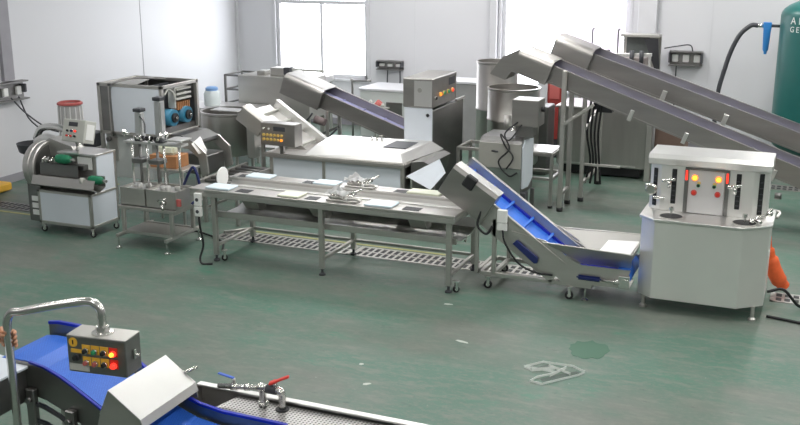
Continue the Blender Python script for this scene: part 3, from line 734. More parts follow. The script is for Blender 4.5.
t = thing('long_conveyor', 'nearer of the two long inclined steel conveyors, its head over the round tanks', 'conveyor', (-2.9,12.6,0), 'long inclined conveyors')
M = sheet_conveyor(t, -3.52, 1.995, R(19.5), 5.0, 12.3, 12.6, .46, PURP)
MB(M).prism([(-.0,.06),(-.18,-.12),(-.26,-.38),(-.05,-.38),(0,-.24)], 'y', 12.21, 12.62).build('discharge_chute', CSTEEL, t)
f = MB()
for y in (12.25,12.68): f.bar((-2.93,y,0),(-2.93,y,1.80 if y < 12.5 else 1.62),.055)
f.bar((-2.93,12.25,.22),(-2.93,12.68,.22),.04); f.build('post', STEEL, t)
f = MB(); f.bar((-2.93,12.22,1.12),(-2.55,12.25,1.40),.035); f.build('diagonal_brace', STEEL, t)
for y in (12.25,12.68): MB().cyl((-2.93,y,0),(-2.93,y,.05),.04,seg=12).build('foot', BLACK, t)
for k, xx in enumerate((1.55,2.25,3.35,4.3)):
    s = MB(M); s.box(xx,xx+.05,12.26,12.285,-.26,-.12,.004); s.build('side_bracket', SATIN, t)
f = MB(); f.bar((.35,12.3,0),(.35,12.3,.42),.05); f.bar((.35,12.6,0),(.35,12.6,.42),.05); f.build('low_leg', STEEL, t)

t = thing('long_conveyor', 'farther and higher of the two long inclined steel conveyors, below the right window', 'conveyor', (-2.6,13.3,0), 'long inclined conveyors')
M = sheet_conveyor(t, -3.2, 2.115, R(18.4), 5.0, 12.85, 13.15, .52, PURP)
f = MB()
for y in (12.88,13.95): f.bar((-2.80,y,0),(-2.80,y,1.68 if y < 13.5 else 1.2),.05)
f.bar((-2.80,12.88,.24),(-2.80,13.95,.24),.04); f.bar((-2.80,12.88,.95),(-2.80,13.95,1.15),.04); f.build('post', STEEL, t)
f = MB(); f.bar((-2.80,12.9,.5),(-2.3,12.9,.5),.03); f.build('tie_bar', STEEL, t)
for y in (12.88,13.95): MB().cyl((-2.80,y,0),(-2.80,y,.05),.04,seg=12).build('foot', BLACK, t)
for xx in (1.5,2.3):
    s = MB(M); s.box(xx,xx+.06,12.81,12.835,-.40,-.10,.004); s.bar((xx+.03,12.82,-.12),(xx+.03,12.86,-.12),.03); s.build('hanger_strap', SATIN, t)
f = MB(); f.bar((1.0,12.88,0),(1.0,12.88,.45),.05); f.bar((1.0,13.13,0),(1.0,13.13,.45),.05); f.build('low_leg', STEEL, t)
b = MB(); 
for k in range(4): b.tube([(-2.78+.05*k,13.2,1.35),(-2.80+.05*k,13.1,.9),(-2.75+.04*k,13.15,.5),(-2.82+.07*k,13.2,.18)], .016, 6)
b.build('cable_bundle', BLACK, t)
MB().box(-2.74,-2.48,13.2,13.45,1.15,1.42,.03,seg=2).build('gear_motor', CHAR, t)

t = thing('hooded_conveyor', 'lilac belted inclined steel conveyor under the left window', 'conveyor', (-6.5,13.2,0))
M = sheet_conveyor(t, -7.28, 1.42, R(19.3), 2.05, 13.0, 13.34, .66, PURP)
for x, zz in ((-6.6,.96),(-5.75,.66)):
    f = MB(); f.bar((x,12.97,0),(x,12.97,zz),.05); f.bar((x,13.36,0),(x,13.36,zz),.05); f.bar((x,12.97,.3),(x,13.36,.3),.04); f.build('leg_frame', STEEL, t)
MB().bar((-6.95,12.97,.5),(-6.4,12.97,.75),.035).build('strut', DSTEEL, t)
MB().cyl((-6.72,12.80,.86),(-6.56,12.80,.82),.06,.055).build('gear_motor', mat('dusty_rose_casting', srgb(118,104,104), .6), t)
MB().tube([(-6.75,12.78,.95),(-6.9,12.75,.7),(-6.6,12.75,.55),(-6.35,12.78,.75)], .014, 6).build('cable', CHAR, t)

# ------------------------------------------------------------------ washing machine with white panels, lid, control box and lift
def washer():
    t = thing('washing_machine', 'stainless bubble washer with white film panels and sloping lid behind the sorting table', 'machine', (-5.4,11.3,0))
    x0, x1, y0, y1 = -6.34, -4.5, 10.82, 11.9
    f = MB(); w = .045
    for x in (x0, -5.60, x1-w): f.box(x, x+w, y0, y0+w, .06, .72, .003)
    f.box(x0,x1,y0,y0+w,.1,.14,.003); f.box(x1-w,x1,y1-w,y1,.06,.72,.003); f.box(x0,x0+w,y1-w,y1,.06,.72,.003)
    f.build('frame', STEEL, t)
    for xa, xb in ((x0+w,-5.60),(-5.555,x1-w)): MB().box(xa, xb, y0+.008, y0+.02, .14, .72).build('film_panel', FILM, t)
    MB().box(x1-.02,x1-.008,y0+w,y1-w,.14,.72).build('end_panel', DSTEEL, t)
    MB().box(x0+.02,x1-.05,y1-.03,y1-.02,.14,.72).build('back_panel', DSTEEL, t)
    MB().box(x0+.01,x0+.02,y0+w,y1-w,.14,.72).build('left_panel', STEEL, t)
    MB().box(x0-.06, x1+.03, y0-.06, y1+.03, .72, .775, .012, seg=2).build('rim', STEELX, t)
    # lid: sloping front, flat top, sloping right end with dark opening
    b = bmesh.new()
    P = [(-5.84,10.80,.775),(-4.50,10.80,.775),(-4.36,11.85,.775),(-6.0,11.85,.775), (-5.76,10.98,.885),(-4.56,10.86,.885),(-4.48,11.7,.90),(-5.84,11.6,.90)]
    v = [b.verts.new(p) for p in P]
    for q in ((0,1,5,4),(1,2,6,5),(2,3,7,6),(3,0,4,7),(4,5,6,7),(3,2,1,0)): b.faces.new([v[i] for i in q])
    bmesh.ops.recalc_face_normals(b, faces=b.faces); bmesh.ops.bevel(b, geom=list(b.edges), offset=.008, segments=1, affect='EDGES')
    m = MB(); m._add(b); m.build('lid', SATIN, t)
    MB().box(-4.90,-4.60,11.12,11.55,.884,.898,.002).build('lid_opening', CHAR, t)  # flat dark plate; the shade inside the opening is its colour
    m = MB()
    for i in range(3): m.cyl((-5.2+.07*i,11.45,.88),(-5.2+.07*i,11.45,.94),.014,seg=10)
    m.build('lid_bolt', PSTEEL, t)
    MB().prism([(-4.46,.77),(-4.30,.79),(-4.22,.76),(-4.30,.50),(-4.46,.42)], 'y', 10.95, 11.7).build('outlet_hopper', DSTEEL, t)
    MB().tube([(-4.43,10.74,.62),(-4.38,10.74,.66),(-4.37,10.74,.60),(-4.37,10.74,.50)], .014, 8).build('hook_handle', PSTEEL, t)
    # control box
    M = Matrix.Translation((-6.14,10.74,1.03)) @ Matrix.Rotation(R(-3), 4, 'Z')
    cb = MB(M).box(-.25,.25,-.05,.13,-.14,.14,.006).build('control_box', CSTEEL, t)
    MB(M).box(-.06,.11,-.054,-.048,.045,.10,.01).build('display', CHAR, cb)
    n = V((0,-1,0)); 
    for i in range(6):
        for k in range(2):
            button(cb, M @ V((-.20+.052*i, -.05, -.01-.055*k)), n, .015, LAMPO if (i == 5 and k == 1) else KEYY, KEYY)
    for i in range(2): button(cb, M @ V((-.20+.08*i,-.05,.07)), n, .012, WHITEP)
    MB().bar((-6.14,10.80,.76),(-6.14,10.80,.90),.05).build('box_post', DSTEEL, t)
    # lift conveyor going up to the left
    M = Matrix.Translation((-6.78,0,1.32)) @ Matrix.Rotation(R(33.3), 4, 'Y')
    MB(M).prism([(10.95,-.22),(10.95,-.02),(10.97,.0),(11.12,.0),(11.12,-.22)], 'x', .0, .38, .004).build('lift_motor_hood', STEEL, t)
    MB(M).box(.005,.375,10.98,11.11,.001,.006,.001).build('hood_top', SATIN, t)  # pale strip paints in the bright top of the hood
    MB(M).box(.3,1.0,11.12,11.14,-.22,-.01,.003).build('lift_side', STEEL, t)
    s = MB(M); s.box(.1,1.0,11.62,11.64,-.22,.04); s.box(.1,1.0,11.59,11.67,.04,.06,.004); s.build('lift_far_side', SATIN, t)
    s = MB(M); s.box(.05,.98,11.14,11.62,-.10,-.07); s.build('lift_belt', SATIN, t)
    for k in range(4): MB(M).box(.18+.22*k,.20+.22*k,11.15,11.6,-.07,-.03).build('cleat', CREAM, t)
    MB(M).box(.05,.95,11.14,11.62,-.23,-.21).build('lift_pan', DSTEEL, t)
    for y in (11.14,11.6): MB().bar((-6.62,y,0),(-6.62,y,.98),.04).build('lift_leg', STEEL, t)
washer()

def tall_machine():
    t = thing('tall_machine', 'tall steel machine with white film panel and head with coloured buttons', 'machine', (-4.75,12.5,0))
    x0, x1, y0, y1 = -4.98, -4.57, 11.94, 13.15
    MB().box(x0, x1, y0+.04, y1, .08, 1.24, .008).build('body', DSTEEL, t)
    MB().box(x0+.01, x1-.01, y0+.026, y0+.039, .3, 1.30).build('film_panel', FILM, t)
    h = MB().box(x0, x1+.0, y0, 12.86, 1.27, 1.65, .012).build('head', CSTEEL, t)
    BASE[h.name] = BASE[t.name]
    MB().box(x0+.16,x1-.005,y0-.003,y0,1.29,1.62).build('head_plate', SATIN, h)
    MB().cyl((x0+.24,y0-.012,1.50),(x0+.24,y0-.002,1.50),.03,seg=20).build('round_badge', STEEL, h)
    MB().box(x1-.02,x1+.01,12.86,13.2,1.24,1.27).build('rear_ledge', SATIN, t)
    MB().box(x1,x1+.006,12.55,12.78,1.50,1.60,.003).build('display', CHAR, h)
    for y, m in ((12.22,LAMPO),(12.36,KEYG),(12.52,KEYG),(12.68,LAMPR)): button(h, (x1,y,1.42), (1,0,0), .024, m, KEYY)
    button(h, (x1,12.06,1.39), (1,0,0), .02, BLACK)
    MB().cyl((x1-.07,y0+.0,1.19),(x1-.05,y0-.01,1.17),.02,seg=10).build('latch', BLACK, t)
    for x in (x0+.04,x1-.04):
        for y in (y0+.1,y1-.06): MB().cyl((x,y,0),(x,y,.09),.025,seg=12).build('foot', BLACK, t)
tall_machine()

# ------------------------------------------------------------------ round tanks
t = thing('round_tank', 'taller of the two round stainless tanks beneath the conveyor heads', 'tank', (-4.33,13.95,0))
MB().lathe([(0,.05),(.30,.05),(.30,.98),(.307,.99),(.307,1.01),(.30,1.02),(.30,1.66),(.312,1.67),(.312,1.69),(.285,1.69),(.285,1.2),(0,1.2)], (-4.33,13.95,0), 44).build('vessel', TSTEEL, t)
for a in (45,135,225,315): MB().cyl((-4.33+.25*math.cos(R(a)),13.95+.25*math.sin(R(a)),0),(-4.33+.25*math.cos(R(a)),13.95+.25*math.sin(R(a)),.06),.03,seg=10).build('foot', BLACK, t)
t = thing('round_tank', 'shorter and wider round stainless tank right of the taller one', 'tank', (-3.9,13.35,0))
MB().lathe([(0,.35),(.34,.35),(.36,.38),(.36,.95),(.367,.96),(.367,.98),(.36,.99),(.36,1.38),(.372,1.39),(.372,1.41),(.345,1.41),(.345,1.1),(0,1.1)], (-3.9,13.35,0), 44).build('vessel', TSTEEL, t)
for a in (45,135,225,315): MB().cyl((-3.9+.3*math.cos(R(a)),13.35+.3*math.sin(R(a)),0),(-3.9+.3*math.cos(R(a)),13.35+.3*math.sin(R(a)),.38),.025,seg=10).build('leg', STEEL, t)

# table frame around the tanks
t = thing('steel_frame_table', 'open steel frame table in front of the round tanks', 'table', (-3.6,12.5,0))
f = MB(); X0, X1, Y0, Y1 = -4.35, -3.05, 12.35, 12.85
X1 = -3.08
for x in (X0, X1):
    for y in (Y0, Y1): f.bar((x,y,0.03),(x,y,.72),.04)
for z in (.70,.38):
    f.bar((X0,Y0,z),(X1,Y0,z),.04); f.bar((X0,Y1,z),(X1,Y1,z),.04); f.bar((X0,Y0,z),(X0,Y1,z),.04); f.bar((X1,Y0,z),(X1,Y1,z),.04)
f.build('frame', STEEL, t)
MB().box(X0+.5,X1,Y0,Y1,.72,.735,.003).build('top', SATIN, t)
for x in (X0,X1):
    for y in (Y0,Y1): MB().cyl((x,y,0),(x,y,.03),.03,seg=10).build('foot', BLACK, t)
t = thing('dosing_motor', 'small upright steel motor with reddish base on the frame table', 'motor', (-3.72,12.5,.736))
MB().cyl((-3.72,12.5,.736),(-3.72,12.5,.88),.07,.06).build('base', mat('copper_brown', srgb(142,98,86), .5, 0., .1), t)
MB().cyl((-3.72,12.5,.88),(-3.72,12.5,.93),.075).build('flange', CHAR, t)
MB().cyl((-3.72,12.5,.93),(-3.72,12.5,1.15),.05).build('motor_body', STEEL, t)
MB().cyl((-3.64,12.45,.736),(-3.64,12.45,1.05),.015).build('rod', PSTEEL, t)

# ------------------------------------------------------------------ small machine with box head and looping cables
def sealer():
    t = thing('dosing_machine', 'squat grey machine with square steel head and looping black cables', 'machine', (-3.4,11.6,0))
    P = [(11.4,.36),(11.4,.98),(11.43,1.03),(11.5,1.06),(11.95,1.06),(11.95,.36)]
    MB().prism(P, 'x', -3.74, -3.22).build('body', DSTEEL, t)
    MB().box(-3.745,-3.215,11.385,11.40,.70,1.0,.002).build('upper_panel', mat('grey_satin_panel', srgb(168,166,160), .4, .3, .04), t)
    MB().box(-3.745,-3.215,11.385,11.40,.30,.695,.002).build('lower_panel', mat('grey_green_panel', srgb(112,122,116), .4, .3, .04), t)
    MB().prism([(11.46,.44),(11.44,.95),(11.54,1.03),(11.9,1.0),(11.9,.5),(11.7,.42)], 'x', -3.22, -3.205).build('side_panel', FILM, t)
    h = MB().box(-3.38,-3.05,11.5,11.8,1.20,1.52,.008).build('head_box', CSTEEL, t); BASE[h.name] = BASE[t.name]
    MB().cyl((-3.05,11.65,1.40),(-3.01,11.65,1.40),.03,seg=12).build('knob', BLACK, h)
    MB().box(-3.34,-3.12,11.54,11.76,1.06,1.20,.006).build('neck', DSTEEL, t)
    c = MB(); c.tube([(-3.3,11.5,1.25),(-3.42,11.38,1.12),(-3.35,11.34,.95),(-3.48,11.34,.78),(-3.35,11.34,.62),(-3.25,11.36,.66)], .011, 6)
    c.tube([(-3.25,11.5,1.22),(-3.36,11.36,1.05),(-3.46,11.34,1.12),(-3.40,11.34,.98),(-3.30,11.34,.85),(-3.38,11.34,.70)], .010, 6); c.build('cable', BLACK, t)
    MB().cyl((-3.58,11.39,.90),(-3.50,11.36,.90),.012,seg=8).build('latch', CHAR, t)
    MB().box(-3.44,-3.16,11.42,11.56,.18,.40,.01).build('gear_case', CHAR, t)
    for x in (-3.68,-3.2):
        for y in (11.45,11.9):
            MB().bar((x,y,.03),(x,y,.36),.045).build('leg', DSTEEL, t); MB().cyl((x,y,0),(x,y,.03),.035,seg=12).build('foot', BLACK, t)
sealer()

# ------------------------------------------------------------------ steel cabinet etc. under the long conveyors
t = thing('steel_cabinet', 'wide polished steel cabinet with dark plinth beneath the long conveyors', 'cabinet', (-2.85,14.8,0))
MB().box(-3.52,-2.22,14.4,15.2,.16,1.0,.01).build('body', TSTEEL, t)
MB().box(-3.45,-2.3,14.46,15.15,.03,.16).build('plinth', BLACK, t)
MB().box(-3.56,-2.2,14.38,15.22,1.0,1.03,.004).build('top', STEEL, t)
MB().box(-2.22,-2.14,14.36,14.44,.0,1.0,.004).build('corner_post', STEEL, t)
MB().box(-3.4,-2.35,14.395,14.4,.18,.20).build('door_edge', SATIN, t)
tag(MB().box(-3.95,-3.62,14.2,14.6,.0,1.02,.01).build('side_unit', DSTEEL), 'narrow dull steel unit left of the wide polished cabinet', 'cabinet')
tag(MB().box(-2.12,-1.7,14.5,15.0,.0,.85,.008).build('brown_carton', mat('brown_grey_board', srgb(120,98,88), .7, 0., .06)), 'dark brown box right of the polished cabinet', 'box')
tag(MB().box(-4.14,-3.98,15.5,15.56,.0,1.62,.004).build('white_board', FRAMEW), 'narrow white upright board between tanks and conveyor post', 'board')
t = thing('red_cabinet', 'red upright cabinet half hidden behind the conveyor post', 'cabinet', (-3.7,15.6,0))
MB().box(-3.97,-3.74,15.5,15.8,.3,1.3,.01).build('body', mat('dull_red_paint', srgb(150,52,48), .55), t); MB().box(-3.94,-3.78,15.485,15.5,.95,1.2,.003).build('door', DRED, t)
MB().box(-3.95,-3.76,15.52,15.78,0,.3).build('plinth', CHAR, t)

# monitor cabinet and test bench below right window
t = thing('bench_machine', 'bench machine with pipes below the right end of the right window', 'machine', (-2.9,16.2,0))
MB().box(-3.6,-2.35,15.9,16.5,1.15,1.19,.004).build('top', CREAM, t)
for x in (-3.55,-2.4):
    for y in (15.95,16.45): MB().bar((x,y,0),(x,y,1.15),.045).build('leg', STEEL, t)
m = MB(); m.box(-3.1,-2.55,15.95,16.3,1.192,1.60,.01); m.build('housing', mat('pinkish_grey_metal', srgb(176,166,164), .45, .3, .08), t)
m = MB(); m.bar((-3.5,15.92,1.62),(-2.45,15.92,1.66),.05); m.bar((-3.45,15.92,1.19),(-3.45,15.92,1.62),.04); m.bar((-2.48,15.92,1.19),(-2.48,15.92,1.66),.04); m.build('cross_rail', SATIN, t)
for x, z in ((-3.43,2.0),(-3.02,2.0)): MB().tube([(x,16.1,1.19),(x,16.1,z-.1),(x,16.1,z),(x+.03,16.08,z+.03)], .014, 6, n=3).build('pipe', DSTEEL, t)
for x in (-3.12,-2.75,-2.6): MB().cyl((x,15.86,1.52),(x,15.86,1.72),.035,seg=10).build('valve', CHAR, t)
t = thing('monitor_hood', 'dark screened hood box standing on the bench machine by the wall', 'screen', (-2.62,16.4,1.191))
f = MB(); f.box(-2.98,-2.38,16.34,16.38,1.191,1.95,.005); f.box(-2.98,-2.38,16.1,16.36,1.91,1.95,.004); f.build('case', STEEL, t)
MB().box(-2.92,-2.56,16.31,16.34,1.5,1.89).build('screen', mat('grey_screen', srgb(92,98,96), .3, 0., .1), t)
MB().quadplate((-2.62,16.12,1.89),(-2.40,16.12,1.89),(-2.38,16.3,1.4),(-2.46,16.3,1.4),.01).build('dark_flap', CHAR, t)

# ------------------------------------------------------------------ air receiver, filter and hose
t = thing('air_receiver', 'tall dark green compressed air tank with white lettering at right edge', 'tank', (-.02,15.7,0))
r = .60; cx, cy = -.02, 15.7
prof = [(0,.30)]+[(r*math.sin(a), .55-.25*math.cos(a)) for a in [math.pi/2*k/8 for k in range(1,9)]]+[(r, 2.33)]+[(r*math.cos(a), 2.33+.26*math.sin(a)) for a in [math.pi/2*k/8 for k in range(1,9)]]
MB().lathe(prof, (cx,cy,0), 56).build('vessel', TANKG, t)
for a in (30,150,270): MB().bar((cx+.5*math.cos(R(a)),cy+.5*math.sin(R(a)),0),(cx+.5*math.cos(R(a)),cy+.5*math.sin(R(a)),.62),.07).build('leg', TANKG, t)
def on_tank(ang, z):
    # text plane tangent to the shell, reading from the front
    M = Matrix.Translation((cx+(r+.003)*math.sin(ang), cy-(r+.003)*math.cos(ang), z)) @ Matrix.Rotation(ang, 4, 'Z') @ Matrix.Rotation(R(90), 4, 'X')
    return M
for ch, a in (('A',-43),('I',-33),('R',-24)): text('lettering', ch, .14, WHITEP, t, on_tank(R(a), 2.275))
for ch, a in (('G',-44),('E',-35),('-',-27),('0',-20)): text('lettering', ch, .11, WHITEP, t, on_tank(R(a), 2.155))
for ch, a in (('1',-16),('0',-7)): text('lettering', ch, .3, WHITEP, t, on_tank(R(a), 1.15))
t = thing('air_filter', 'blue air filter bowl hanging beside the green tank', 'filter', (-.78,15.7,1.75))
MB().lathe([(0,1.76),(.02,1.76),(.025,1.80),(.04,1.82),(.055,2.12),(.06,2.14),(.06,2.22),(0,2.22)], (-.79,15.7,0), 20).build('bowl', FILTB, t)
MB().cyl((-.95,15.7,2.17),(-.84,15.7,2.17),.028).build('inlet_fitting', PSTEEL, t)
MB().cyl((-.74,15.7,2.17),(-.60,15.7,2.17),.022).build('outlet_fitting', CHAR, t)
tag(MB().tube([(-.92,15.7,2.17),(-1.02,15.7,2.165),(-1.16,15.7,2.03),(-1.27,15.7,1.78),(-1.34,15.7,1.5),(-1.40,15.7,1.2),(-1.42,15.7,.8),(-1.42,15.7,.3),(-1.4,15.7,.04)], .034, 12).build('air_hose', CHAR), 'thick black hose curving down from the blue air filter', 'hose')

# ------------------------------------------------------------------ sorting table
def sorting_table():
    t = thing('sorting_table', 'long stainless sorting table with centre channel and three pairs of legs', 'table', (-4.6,9.13,0))
    x0, x1, y0, y1, z = -6.10, -3.09, 8.70, 9.56, .80
    s = MB(); s.box(x0,x1,y0,8.96,z-.03,z,.004); s.box(x0,x1,y0,y0+.03,z-.08,z-.031,.002); s.box(x0,x0+.03,y0+.031,8.98,z-.08,z-.031,.002); s.box(x1-.03,x1,y0+.031,y1-.031,z-.08,z-.031,.002); s.build('front_shelf', STEELX, t)
    s = MB(); s.box(x0+.10,x1,9.32,y1,z-.03,z,.004); s.box(x0+.10,x1,y1-.03,y1,z-.08,z-.031,.002); s.build('rear_shelf', STEELX, t)
    s = MB(); s.sheet([(8.955,z+.01),(8.96,z-.07),(9.14,z-.08),(9.32,z-.07),(9.325,z+.01)], x0+.14, x1-.03, .005, 'x'); s.box(x0+.14,x1-.03,9.125,9.155,z-.07,z-.035,.002); s.build('centre_channel', SATIN, t)
    MB().lathe([(0,-.012),(.10,-.012),(.11,-.006),(.11,.006),(.10,.012),(0,.012)], (x0+.19, 9.06, z+.06), 24, 'x').build('end_disc', WHITEP, t)
    # slots: thin black plates, the shade of the openings put into their colour
    for (xa,xb,ya,yb) in ((-5.56,-5.40,8.74,8.87),(-4.74,-4.60,8.74,8.87),(-3.66,-3.48,8.74,8.87),(-5.92,-5.80,9.37,9.49),(-5.10,-4.97,9.37,9.49),(-4.02,-3.88,9.37,9.49)):
        MB().box(xa,xb,ya,yb,z-.001,z+.003,.001).build('drop_slot', BLACK, t)
    # drop chutes
    for xa in (-5.52,-4.72,-3.62):
        MB().prism([(8.74,z-.03),(8.94,z-.03),(9.02,.58),(8.90,.58)], 'x', xa, xa+.17).build('drop_chute', STEEL, t)
    for xa in (-5.85,-5.05,-3.98):
        MB().prism([(9.34,z-.03),(9.52,z-.03),(9.42,.57),(9.28,.57)], 'x', xa, xa+.17).build('drop_chute', STEEL, t)
    # lower collecting trough, sagging towards the right
    s = MB(); s.sheet([(8.87,.53),(8.88,.50),(9.0,.47),(9.3,.47),(9.42,.50),(9.44,.60)], x0+.22, x1-.03, .006, 'x'); s.build('collecting_trough', SATIN, t)
    s = MB(); s.box(x0+.22,x1-.03,8.84,8.87,.47,.535,.003); s.build('trough_front', STEEL, t)
    for x in (-5.84,-4.56,-3.17):
        for y in (8.77,9.53): MB().box(x-.025,x+.025,y-.025,y+.025,.07,z-.03,.004).build('leg', STEEL, t)
    MB().bar((-3.17,9.5,.74),(-3.17,8.8,.74),.03).build('end_stay', STEEL, t)
    for x in (-5.84,-4.56,-3.17):
        for y in (8.77,9.53):
            MB().lathe([(0,0),(.036,0),(.036,.015),(.014,.03),(.012,.08),(0,.08)], (x,y,0), 14).build('foot', CHAR, t)
    for x in (-5.84,-4.56,-3.17): MB().bar((x,8.78,.17),(x,9.52,.17),.032).build('cross_bar', STEEL, t)
    MB().bar((-5.84,9.53,.17),(-3.17,9.53,.17),.032).build('long_bar', STEEL, t)
    for x in (-5.76,-3.10): caster(t, x, 8.80, .12, .034, .6)
    o = MB(); o.box(-6.02,-5.94,8.655,8.698,.62,.76,.006); o.box(-6.02,-5.94,8.655,8.698,.505,.61,.006); o.build('socket_box', WHITEP, t)
    h = MB()
    for zz in (.69,.56): h.cyl((-5.98,8.654,zz),(-5.98,8.65,zz),.02,seg=10)
    h.build('socket_face', CHAR, t)
    MB().bar((-5.98,8.72,.50),(-5.98,8.72,.74),.02).build('socket_bracket', STEEL, t)
    MB().tube([(-5.98,8.68,.51),(-5.96,8.66,.40),(-5.93,8.66,.2),(-5.95,8.62,.06),(-5.9,8.58,.012),(-5.8,8.62,.012)], .012, 6).build('cable', BLACK, t)
    k = MB()
    for x in (-3.30,-3.22): k.tube([(x,9.45,.50),(x,9.45,.40),(x,9.42,.34),(x,9.38,.36)], .008, 6)
    k.build('hook', STEEL, t)
    MB().bar((-5.84,9.5,.17),(-5.98,9.15,.20),.03).build('stay', STEEL, t)
sorting_table()
Z = .8025
def tray(xa, xb, ya, yb, m, label):
    b = MB(); b.box(xa, xb, ya, yb, Z, Z+.022, .006)
    o = b.build('cutting_board', m); tag(o, label, 'board', 'boards on the sorting table'); o.rotation_euler.z = .0
tray(-5.92,-5.63,8.73,8.93,TRAYB,'pale blue board at the near left end of the sorting table')
tray(-5.04,-4.80,8.72,8.93,TRAYY,'cream board on the near shelf in the middle of the sorting table')
tray(-4.06,-3.76,8.72,8.93,TRAYB,'pale blue board on the near shelf towards the right of the sorting table')
tray(-5.80,-5.50,9.35,9.53,TRAYB,'pale blue board at the far left end of the sorting table')
tray(-4.96,-4.68,9.35,9.53,TRAYB,'pale blue board in the middle of the far shelf of the sorting table')
tray(-3.86,-3.50,9.35,9.53,TRAYY,'cream board on the far shelf beside the conveyor discharge')
def peeler(x, y, label, seed):
    t = thing('peeling_tool', label, 'tool', (x,y,Z), 'peeling tools on the sorting table')
    b = MB(); b.box(x-.17,x+.17,y-.07,y+.07,Z,Z+.02,.004); b.box(x-.15,x+.0,y-.05,y+.05,Z+.02,Z+.05,.008); b.build('base_plate', STEEL, t)
    b = MB()
    for k in range(5): b.cyl((x-.12+.05*k,y-.05,Z+.05),(x-.09+.05*k,y+.05,Z+.07),.014,seg=8)
    b.build('clamp', PSTEEL, t)
    MB().tube([(x+.02,y,Z+.05),(x+.10,y,Z+.09),(x+.20,y+.02,Z+.13)], .012, 8).build('handle', PSTEEL, t)
    MB().tube([(x+.06,y-.04,Z+.03),(x+.16,y-.05,Z+.04),(x+.21,y-.05,Z+.02)], .014, 8).build('blade_arm', STEEL, t)
    t2 = seed; rnd = random.Random(t2)
    b = bmesh.new(); n = 9; g = {}
    for i in range(n):
        for j in range(n):
            u, v = i/(n-1)-.5, j/(n-1)-.5
            hgt = .03+.075*max(0, 1-2.2*math.hypot(u, v))+rnd.uniform(-.018,.022)
            g[i,j] = b.verts.new((x-.07+u*.24, y+v*.12+.01*rnd.random(), Z+.045+hgt))
    for i in range(n-1):
        for j in range(n-1): b.faces.new((g[i,j],g[i+1,j],g[i+1,j+1],g[i,j+1]))
    ex = bmesh.ops.solidify(b, geom=list(b.faces), thickness=.004)
    m = MB(); m._add(b); o = m.build('cloth', RAG); tag(o, label.replace('steel peeling tool','crumpled white cloth'), 'cloth', 'cloths on the peeling tools')
peeler(-4.33, 8.83, 'steel peeling tool on the near shelf of the sorting table', 3)
peeler(-4.42, 9.44, 'steel peeling tool on the far shelf of the sorting table', 8)

